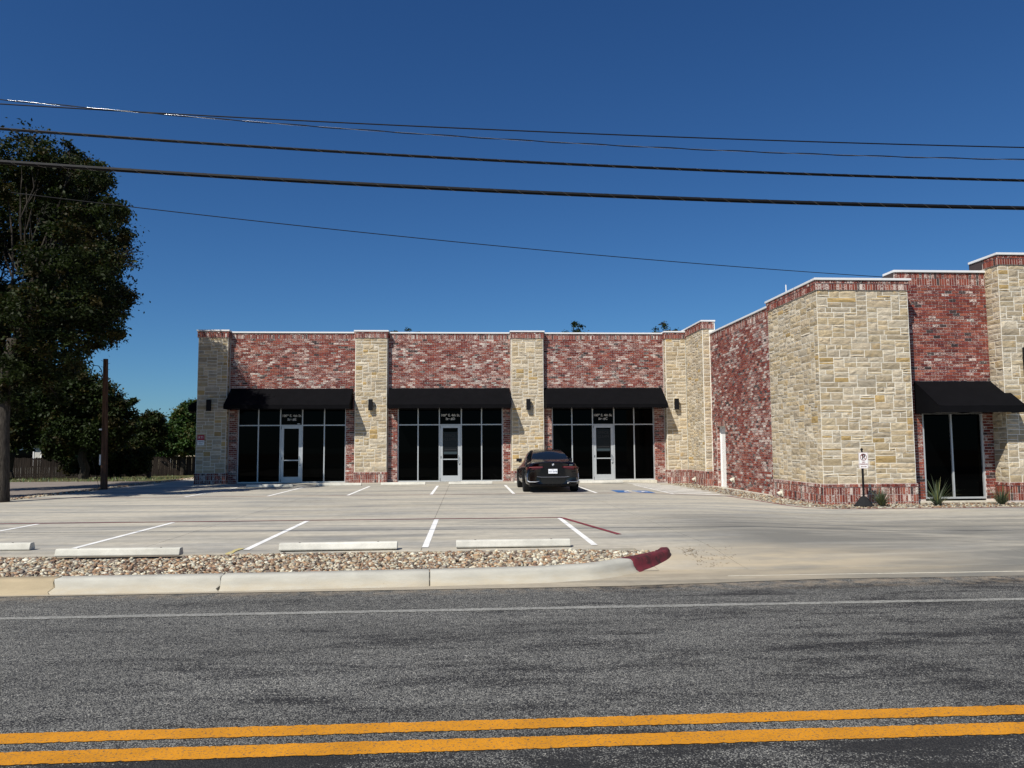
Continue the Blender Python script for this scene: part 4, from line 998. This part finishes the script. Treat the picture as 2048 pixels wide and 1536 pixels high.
m = MB(); m.box(-.17, .155, -.022, .03, .645, .815); m.build('plate_recess', BLKM, car, (0, 0, 0))
def ptext(txt, sz, p, material, par, bold=0):
    o = text_mesh(txt, sz, 'plate_lettering', material, None, (0, 0, 0), bold=bold); o.parent = par; o.location = p; return o
ptext('VTT 0V78', .068, (-.008, -.0315, .715), INK, pl, .001); ptext('TEXAS', .026, (-.008, -.0315, .782), INK, pl)
m = MB(); m.tube([(0, -.012, .955), (0, -.022, .955)], .042, 20); em = m.build('badge', CHROME, car, (0, 0, 0))
m = MB(); m.tube([(0, -.022, .955), (0, -.0235, .955)], .030, 20); m.build('badge_inlay', INK, em, (0, 0, 0))
m = MB()
for a in (0, math.pi): m.add([(0, -.0245, .955)]+[(.029*math.cos(a+math.pi/2*k/6), -.0245, .955+.029*math.sin(a+math.pi/2*k/6)) for k in range(7)], [(0, k+2, k+1)[::-1] for k in range(6)])
m.build('badge_quarter', SIGNW, em, (0, 0, 0))
m = MB(); m.box(.55, .67, -.004, .004, .925, .948); m.build('model_badge', CHROME, car, (0, 0, 0))
m = MB(); m.prism([(2.0, 1.47), (2.14, 1.525), (2.2, 1.48)], -.02, .02, 'x'); m.build('roof_antenna', CARP, car, (0, 0, 0))

# ------------------------------------------------------------------ poles, wires
UP = thing('timber_pole', (-13.95, 30.9, -.02), 'short brown timber pole without wires beside the side street', 'utility pole')
pb = onz(208, 979, 0); pY = pb.y; pt = at(211.5, 718, pY); UP.location = pb
m = MB(); m.tube([(pb.x, pY, -.3), (pb.x+(pt.x-pb.x)*.3, pY, pt.z*.3), (pb.x+(pt.x-pb.x)*.7, pY, pt.z*.7), (pt.x, pY, pt.z)], [.135, .118, .10, .088], 14); m.build('pole_shaft', POLEW, UP, pb)
m = MB(); m.box(pt.x-.10, pt.x-.0, pY-.13, pY-.10, 2.3, 2.36); m.build('pole_tag', SIGNW, UP, pb)
m = MB(); m.tube([(pt.x-.09, pY-.02, pt.z-.7), (pt.x-.14, pY-.02, pt.z-.45), (pt.x-.25, pY-.02, pt.z-.28), (pt.x-.45, pY-.02, pt.z-.25), (pt.x-.55, pY, pt.z-.6)], .018, 6); m.build('cable_loop', BLKM, UP, pb)
m = MB(); m.tube([(pb.x-.10, pY-.15, .0), (pb.x-.38, pY-.3, 1.3)], .008, 5); m.build('guy_wire', BLKM, UP, pb)
m = MB(); m.box(pb.x-.20, pb.x-.13, pY-.05, pY+.05, .95, 1.35); m.build('meter_box', SIGNW, UP, pb)
for k in range(4):
    m = MB(); m.tube([(pt.x-.03, pY-.02, pt.z-.12-.12*k), (pt.x+(.18 if k % 2 else -.16), pY-.02, pt.z-.05-.12*k)], .007, 5); m.build('pole_step', BLKM, UP, pb)
def cable(name, pix, Y, r_, label, material, twist=0.0, wrap=False, group='overhead cables above the road', Ys=None):
    P = [at(x, y, Y if Ys is None else Ys[i]) for i, (x, y) in enumerate(pix)]
    xs_ = np.array([p.x for p in P]); cz_ = np.polyfit(xs_, [p.z for p in P], 2); cy_ = np.polyfit(xs_, [p.y for p in P], 1)
    ext = 9.0 if Ys is None else 0.0; X0, X1 = xs_.min()-ext, xs_.max()+(ext if Ys is None else 0)
    fz = lambda x: float(np.polyval(cz_, x)); fy = lambda x: float(np.polyval(cy_, x))
    o0 = Vector(((X0+X1)/2, fy((X0+X1)/2), fz((X0+X1)/2)))
    if twist:
        t = thing(name, o0, label, 'cable', group)
        for ph, rr, mm, nm in ((0, r_, BLKM, 'insulated_core'), (math.pi, r_*.40, material, 'bare_core')):
            m = MB(); n = int((X1-X0)/.05)
            m.tube([(X0+(X1-X0)*i/n, fy(X0+(X1-X0)*i/n)+twist*math.cos(ph+(X1-X0)*i/n/.19), fz(X0+(X1-X0)*i/n)+twist*math.sin(ph+(X1-X0)*i/n/.19)) for i in range(n+1)], rr, 5)
            m.build(nm, mm, t, o0, smooth=True)
        return t
    if wrap:
        t = thing(name, o0, label, 'cable', group); n = 60
        for dy, dz, rr in wrap:
            m = MB(); m.tube([(X0+(X1-X0)*i/n, fy(X0+(X1-X0)*i/n)+dy, fz(X0+(X1-X0)*i/n)+dz) for i in range(n+1)], rr, 8, True); m.build('cable_strand', material, t, o0, smooth=True)
        m = MB(); n = int((X1-X0)/.03); per = .055
        m.tube([(X0+(X1-X0)*i/n, fy(X0+(X1-X0)*i/n)+r_*1.05*math.cos((X1-X0)*i/n/per), fz(X0+(X1-X0)*i/n)+r_*1.05*math.sin((X1-X0)*i/n/per)) for i in range(n+1)], .0010, 3, False); m.build('lashing_wire', CHROME, t, o0)
        return t
    m = MB(); n = 60; m.tube([(X0+(X1-X0)*i/n, fy(X0+(X1-X0)*i/n), fz(X0+(X1-X0)*i/n)) for i in range(n+1)], r_, 6, True)
    return tag(m.build(name, material, None, o0, smooth=True), label, 'cable', group)
cable('overhead_cable', [(0, 257), (500, 292), (683, 304), (1024, 323), (1366, 337), (2048, 361)], 11.5, .021, 'black lashed cable, second thick line up from the rooftops', BLKM, wrap=((0, .004, .015), (.004, -.012, .012)))
cable('overhead_cable', [(0, 324), (500, 354.5), (683, 366), (1024, 384), (1366, 397), (2048, 416)], 11.1, .032, 'thickest black lashed cable, lowest of the lines parallel to the road', BLKM, wrap=((0, .012, .018), (.006, -.014, .017), (-.01, -.004, .015)))
cable('overhead_cable', [(0, 209), (300, 223), (683, 246), (1024, 262), (1366, 274), (2048, 295)], 12.2, .010, 'plain thin black cable, topmost at the right edge of the sky', BLKM)
cable('overhead_cable', [(0, 202), (300, 222), (683, 257), (1024, 281), (1366, 298), (2048, 319)], 12.0, .008, 'thin twisted cable with a bright bare strand glinting at the left', CHROME, twist=.007)
cable('service_cable', [(0, 375), (270, 412), (683, 464), (1024, 502), (1366, 529), (1780, 553), (2048, 566)], 20, .011, 'single thin cable sloping down behind the corner of the wing parapet', BLKM, Ys=[18, 19, 20.2, 21.2, 22.2, 23.6, 24.2])

# ------------------------------------------------------------------ trees
def limb(m, a, b, r0, r1, n=6, seed=0, k=7, sag=.12):
    r_ = random.Random(seed); a, b = Vector(a), Vector(b); ln = (b-a).length; pts = []
    for i in range(n+1):
        q = i/n; j = Vector((r_.uniform(-1, 1), r_.uniform(-1, 1), r_.uniform(-1, 1)))*ln*.035*math.sin(math.pi*q)
        pts.append(a+(b-a)*q+j+Vector((0, 0, sag*ln*math.sin(math.pi*q)*.5)))
    m.tube(pts, [r0+(r1-r0)*i/n for i in range(n+1)], k); return pts
def foliage(name, clumps, n, leaf, material, parent, seed, droop=.5, shell=.62):
    """clumps: (centre, radius, weight); many small folded leaves set on twigs through each clump"""
    rng = np.random.default_rng(seed)
    wts = np.array([c[2]*c[1]**2.2 for c in clumps]); wts = wts/wts.sum(); cnt = (wts*n).astype(int)
    Cs = []; Cl = []
    for (c, r_, _), k in zip(clumps, cnt):
        # sub-clusters give gaps and dark hollows
        nsub = max(3, int(k/55)); d = rng.normal(size=(nsub, 3)); d /= np.linalg.norm(d, axis=1)[:, None]
        rad = r_*(shell+(1-shell)*rng.random(nsub))*rng.uniform(.70, 1.10, nsub); sc = np.array([1, 1, .85])
        sub = np.array(c)+d*rad[:, None]*sc
        which = rng.integers(0, nsub, k); sr = r_*.115*(.45+1.0*rng.random(nsub))+.04
        p = sub[which]+rng.normal(size=(k, 3))*sr[which][:, None]*np.array([1, 1, .75])
        Cs.append(p); tone = rng.uniform(.65, 1.45, nsub)[which]*rng.uniform(.7, 1.35, k); hue = rng.random(nsub)[which]
        col = np.stack([tone*(.85+.75*(hue > .82)), tone, tone*.85], 1); Cl.append(col)
    P = np.concatenate(Cs); Cc = np.concatenate(Cl); k = len(P)
    ax = rng.normal(size=(k, 3)); ax[:, 2] = ax[:, 2]*.6-droop; ax /= np.linalg.norm(ax, axis=1)[:, None]
    sd_ = np.cross(ax, rng.normal(size=(k, 3))); sd_ /= np.linalg.norm(sd_, axis=1)[:, None]; nr = np.cross(ax, sd_)
    s = leaf*rng.uniform(.6, 1.35, k)[:, None]
    v0 = P; v1 = P+ax*s*.45+sd_*s*.26+nr*s*.06; v2 = P+ax*s; v3 = P+ax*s*.45-sd_*s*.26+nr*s*.06
    V = np.stack([v0, v1, v2, v3], 1).reshape(-1, 3).astype(np.float32)
    Cf = np.ones((k*4, 4), np.float32); Cf[:, :3] = np.repeat(Cc, 4, axis=0)
    o0 = WL(parent)
    me = bpy.data.meshes.new(name); me.vertices.add(len(V)); me.vertices.foreach_set('co', (V-np.array(o0, dtype=np.float32)).ravel())
    me.loops.add(k*4); me.loops.foreach_set('vertex_index', np.arange(k*4, dtype=np.int32)); me.polygons.add(k); me.polygons.foreach_set('loop_start', np.arange(k, dtype=np.int32)*4)
    me.update(calc_edges=True); a = me.color_attributes.new('tint', 'FLOAT_COLOR', 'POINT'); a.data.foreach_set('color', Cf.ravel()); me.materials.append(material)
    o = bpy.data.objects.new(name, me); COL.objects.link(o); o.parent = parent; return o
def px_clump(x, y, r_, Y, w_=1.0): return (at(x, y, Y), r_*Y/F, w_)
# the big pecan at the left edge
tb = onz(1, 1004, 0); big = thing('big_tree', tb, 'large dark green tree at the left edge, its crown taller than the building', 'tree')
cl = []
for (x, y, r_, ys_) in [(150, 325, 30, (26, 29.5)), (140, 292, 14, (27,)), (190, 330, 22, (26,)), (62, 328, 20, (25,)), (40, 350, 22, (26,)), (5, 330, 20, (26,)), (-12, 380, 32, (25, 29)), (190, 355, 34, (24.5, 28)), (130, 388, 40, (26, 31)), (95, 345, 24, (27,)), (85, 415, 22, (25,)), (222, 425, 36, (24, 28)), (150, 450, 56, (25, 30)), 
                          (232, 470, 26, (26, 30)), (190, 520, 50, (24, 29)), (95, 530, 54, (23.5, 30)), (-25, 590, 50, (25, 29)), (-40, 500, 46, (27,)), (234, 592, 36, (25, 28)), (170, 610, 56, (24, 27)), (60, 620, 66, (23, 28)), (-50, 640, 80, (24, 29)),
                          (212, 655, 38, (24.5, 27)), (235, 625, 24, (26,)), (120, 690, 54, (23.5, 27)), (30, 720, 66, (24, 27)), (-90, 460, 70, (24, 29)), (-150, 560, 95, (24, 28)), (-85, 390, 56, (26,)), (-160, 420, 80, (25, 29)), (-160, 700, 80, (24, 28)), (90, 745, 34, (24,)), (-20, 790, 44, (25,)), (135, 725, 30, (25.5,)), (190, 690, 24, (25,)), (35, 820, 24, (26,)), (38, 425, 26, (27,)), (12, 480, 30, (27.5,)), (8, 745, 40, (22.8,)), (25, 790, 26, (23,)), (120, 790, 26, (26,))]:
    for Y in ys_: cl.append(px_clump(x, y, r_, Y+1.2))
# crown parts deeper in, over the lot, that shade the first pilaster
for c, r_ in (((-15.1, 31.0, 9.6), 1.8), ((-15.4, 29.5, 11.2), 1.7), ((-15.9, 31.5, 7.6), 2.0), ((-13.9, 29.0, 7.6), 1.3), ((-15.2, 27.0, 11.6), 1.3), ((-17.5, 30, 10.2), 2.2), ((-14.9, 30.2, 12.0), 1.0)): cl.append((Vector(c), r_, 1.0))
foliage('crown', cl, 215000, .125, LEAF, big, 11)
m = MB(); tx, ty = tb.x, tb.y
m.tube([(tx, ty, -.3), (tx, ty, .15), (tx-.0, ty, .8), (tx-.07, ty+.05, 2.2), (tx-.16, ty+.2, 3.6), (tx-.22, ty+.6, 5.0)], [.27, .235, .205, .185, .17, .155], 16)
fork = Vector((tx-.22, ty+.9, 5.0)); r2 = random.Random(4)
m.build('trunk', BARKL, big, tb, smooth=True)
m = MB()
for i, (c, r_, _) in enumerate(cl):
    if i % 2 and i < 60: continue
    s0 = fork+Vector((r2.uniform(-.1, .1), r2.uniform(-.1, .1), r2.uniform(-1.2, .3)))
    pts = limb(m, s0, c, .046, .012, 6, i); 
    for k in range(4):
        d = Vector((r2.gauss(0, 1), r2.gauss(0, 1), r2.gauss(0, .8))).normalized(); limb(m, pts[r2.randint(3, 6)], c+d*r_*.9, .02, .006, 4, i*7+k, 5)
m.build('limbs', BARK, big, tb)
m = MB()
def twigs(m, p0, targets, seed, Y, r0=.03):
    r_ = random.Random(seed)
    for (x, y) in targets:
        q = at(x, y, Y); pts = limb(m, p0, q, r0, .009, 6, seed+x, 5, .25)
        for k in range(3): limb(m, pts[2+k], pts[2+k]+Vector((r_.uniform(.1, .5), r_.uniform(-.2, .2), r_.uniform(-.3, .3))), .012, .005, 3, k+x, 4, .2)
twigs(m, at(205, 545, 26), [(287, 503), (270, 498), (262, 515), (285, 538), (245, 560)], 3, 26.2); twigs(m, at(190, 655, 26), [(250, 655), (235, 690), (205, 700), (248, 640)], 9, 26)
m.build('bare_twigs', BARK, big, tb)

def tree(label, base, clumps, n, leaf, seed, trunk_r=.2, name='tree', group='trees behind the lot', material=LEAF2, mat_b=BARK, limbs=True):
    t = thing(name, base, label, 'tree' if 'shrub' not in name else 'shrub', group)
    top = clumps[0][0]; m = MB(); b = Vector(base); mid = b+(Vector((top.x, top.y, top.z))-b)*.6
    limb(m, b-Vector((0, 0, .4)), mid, trunk_r, trunk_r*.6, 6, seed, 9, 0); m.build('trunk', mat_b, t, base)
    m = MB()
    for i, (c, r_, _) in enumerate(clumps): limb(m, b+(mid-b)*.8, c, trunk_r*.35, trunk_r*.08, 5, seed+i, 5)
    m.build('limbs', mat_b, t, base)
    foliage('crown', clumps, int(n*1.7), leaf, material, t, seed+50, .3); return t
def gpt(x, Y, z=-.3): p = at(x, 900, Y); return Vector((p.x, p.y, z))
tree('broad dark tree behind the timber pole', gpt(170, 46, -.3), [px_clump(*a, 46) for a in ((170, 780, 42), (120, 800, 60), (205, 800, 40), (225, 830, 38), (90, 770, 45), (60, 820, 50), (40, 860, 40), (140, 860, 55), (200, 870, 45), (240, 860, 28), (110, 885, 30), (258, 800, 12), (30, 880, 26), (150, 745, 26))], 42000, .20, 21, .3)
tree('tall dark tree behind the big tree at the left edge', gpt(20, 50, -.4), [px_clump(*a, 50) for a in ((20, 800, 60), (-60, 780, 80), (60, 860, 44), (-20, 860, 50), (-120, 850, 70))], 22000, .22, 24, .3)
tree('small round-topped tree right of the timber pole', gpt(300, 52, -.4), [px_clump(*a, 52) for a in ((298, 845, 26), (285, 865, 28), (312, 860, 18), (300, 885, 26), (275, 900, 22), (322, 850, 8))], 14000, .19, 31, .16)
tree('light green tree rising beside the left end of the building', gpt(365, 66, -.6), [px_clump(*a, 66) for a in ((375, 835, 30), (350, 860, 28), (388, 820, 24), (395, 870, 34), (345, 890, 26), (330, 905, 14), (372, 895, 20))], 18000, .24, 37, .25, material=m_leaf('lighter_leaves', (.042, .066, .022), .25))
tree('dark thicket overhanging the middle of the plank fence', gpt(225, 50, -.35), [px_clump(*a, 50) for a in ((225, 915, 40), (180, 920, 34), (270, 925, 28), (150, 925, 24), (292, 905, 16), (120, 900, 26))], 26000, .17, 43, .12, 'shrub_thicket')
for i, (x, y, r_, Y, l) in enumerate(((1148, 652, 13, 54, 'treetop showing above the roof right of the third pilaster'), (1330, 655, 15, 54, 'treetop showing above the roof near the inner corner'), (815, 668, 17, 56, 'twiggy treetop barely showing above the roof of the middle bay'))):
    b = at(x, 900, Y); b.z = -.4
    cs = [px_clump(x, y, r_, Y)]+([px_clump(1162, 664, 14, Y), px_clump(1138, 668, 12, Y), px_clump(1150, 690, 40, Y)] if i == 0 else ([px_clump(1345, 662, 12, Y), px_clump(1315, 662, 11, Y), px_clump(1330, 700, 46, Y)] if i == 1 else [px_clump(795, 672, 14, Y), px_clump(838, 673, 14, Y), px_clump(815, 700, 40, Y)]))
    tree(l, b, cs, 1700, .15, 60+i, .14, 'tree', 'trees behind the roof')

# ------------------------------------------------------------------ plank fence and the houses beyond
FN = thing('plank_fence', gpt(200, 60, -.5), 'long weathered plank fence at the back of the side street', 'fence')
fa, fb = Vector((-40, 55.5)), Vector((-17, 70.5)); ln = (fb-fa).length; u = (fb-fa)/ln; n_ = Vector((u.y, -u.x)); k = int(ln/.152)
gh = lambda x, y: -.035-.62*sm(39, 62, y)-.5*sm(62, 200, y)
for i in range(k):
    p = fa+u*(i*.152); zb = gh(p.x, p.y)-.05; h = 1.62+R.uniform(-.03, .03); w_ = .148; lean = R.uniform(-.006, .006)
    m = MB(); a = Vector((p.x, p.y, 0)); du = Vector((u.x, u.y, 0)); dn = Vector((n_.x, n_.y, 0))
    pr = [(0, 0), (w_, 0), (w_, h-.04), (w_-.03, h), (.03, h), (0, h-.04)]
    vs = [a+du*(q+lean*z)+dn*(.018+R.uniform(-.003, .003))+Vector((0, 0, zb+z)) for q, z in pr]; vs += [v-dn*.018 for v in vs[:6]]
    m.add(vs, [tuple(range(6)), tuple(range(6, 12))[::-1]]+[(j, 6+j, 6+(j+1) % 6, (j+1) % 6) for j in range(6)]); m.build('plank', FENW, FN, (p.x, p.y, zb))
m = MB()
for z in (.25, .85, 1.4):
    a = Vector((fa.x, fa.y, gh(fa.x, fa.y)+z)); b = Vector((fb.x, fb.y, gh(fb.x, fb.y)+z)); m.tube([a-Vector((n_.x, n_.y, 0))*.04, b-Vector((n_.x, n_.y, 0))*.04], .04, 4)
m.build('fence_rail', FENW, FN, FN.location)
def house(name, c, w_, d, h, rh, label, wallm, roofm, hip=True, wins=(), over=.4):
    t = thing(name, c, label, 'house', 'houses beyond the fence'); x, y, z = c
    m = MB(); m.box(x-w_/2, x+w_/2, y, y+d, z-.5, z+h); m.build('wall', wallm, t, c)
    m = MB(); a, b = x-w_/2-over, x+w_/2+over; y0, y1 = y-over, y+d+over; zr = z+h
    if hip: q = min(w_, d)/2; m.add([(a, y0, zr), (b, y0, zr), (b, y1, zr), (a, y1, zr), (a+q, (y0+y1)/2, zr+rh), (b-q, (y0+y1)/2, zr+rh)], [(0, 1, 5, 4), (1, 2, 5), (2, 3, 4, 5), (3, 0, 4), (3, 2, 1, 0)])
    else: m.add([(a, y0, zr), (b, y0, zr), (b, y1, zr), (a, y1, zr), (x, y0, zr+rh), (x, y1, zr+rh)], [(0, 1, 4), (1, 2, 5, 4), (2, 3, 5), (3, 0, 4, 5), (3, 2, 1, 0)])
    m.build('roof', roofm, t, c)
    m = MB(); m.box(a, b, y0-.02, y0, zr-.18, zr); m.build('fascia', SIGNW if 'white' in label else BLKM, t, c)
    for (wx, wz, ww, wh) in wins:
        m = MB(); m.box(x+wx-ww/2-.08, x+wx+ww/2+.08, y-.05, y-.001, z+wz-.08, z+wz+wh+.08); f = m.build('window', SIGNW, t, c)
        m = MB(); m.box(x+wx-ww/2, x+wx+ww/2, y-.06, y-.051, z+wz, z+wz+wh); m.build('pane', GLASS, f, c)
    return t
TAN = m_plain('tan_siding', (.42, .36, .25), .8); SHIN = m_plain('grey_shingles', (.085, .082, .08), .9, 0, .2, .25, 3, .5); WS = m_plain('pale_siding', (.45, .44, .40), .8)
p = at(378, 905, 78); house('house', (p.x+2.2, 78, -.8), 6.4, 7, 2.45, 1.7, 'tan house with grey shingle roof beside the left end of the building', TAN, SHIN, True)
p = at(60, 905, 66); house('house', (p.x, 66, -.7), 9.5, 8, 2.8, 1.8, 'white house seen under the tree behind the left part of the plank fence', WS, SHIN, True, ((-3.1, .9, 1.5, 1.3), (-.6, .9, 1.7, 1.3), (1.7, .9, 1.5, 1.3)))
p = at(318, 908, 84); house('house', (p.x, 84, -.9), 5.5, 6, 2.1, .9, 'low pale outbuilding glimpsed between two trees over the fence', TAN, SHIN, False, ((.8, 1.0, .8, .8),))
# tufts of dry grass along the verge
m = MB(); r3 = random.Random(2)
for i in range(5000):
    q = r3.random(); x = -46+30*r3.random(); y = 39.2+r3.random()**1.5*26; z = gh(x, y)+.0; s = r3.uniform(.05, .16); a = r3.random()*6.28
    m.add([(x-.02*math.cos(a), y-.02*math.sin(a), z), (x+.02*math.cos(a), y+.02*math.sin(a), z), (x+r3.uniform(-.06, .06), y+r3.uniform(-.06, .06), z+s)], [(0, 1, 2)], (r3.uniform(.8, 2.6), r3.uniform(1.0, 1.9), .8))
tag(m.build('grass_tufts', YUC, colattr=True), 'rough dry grass between the side street and the plank fence', 'grass', kind='stuff')

for o in bpy.data.objects:
    if '_local' in o: del o['_local']
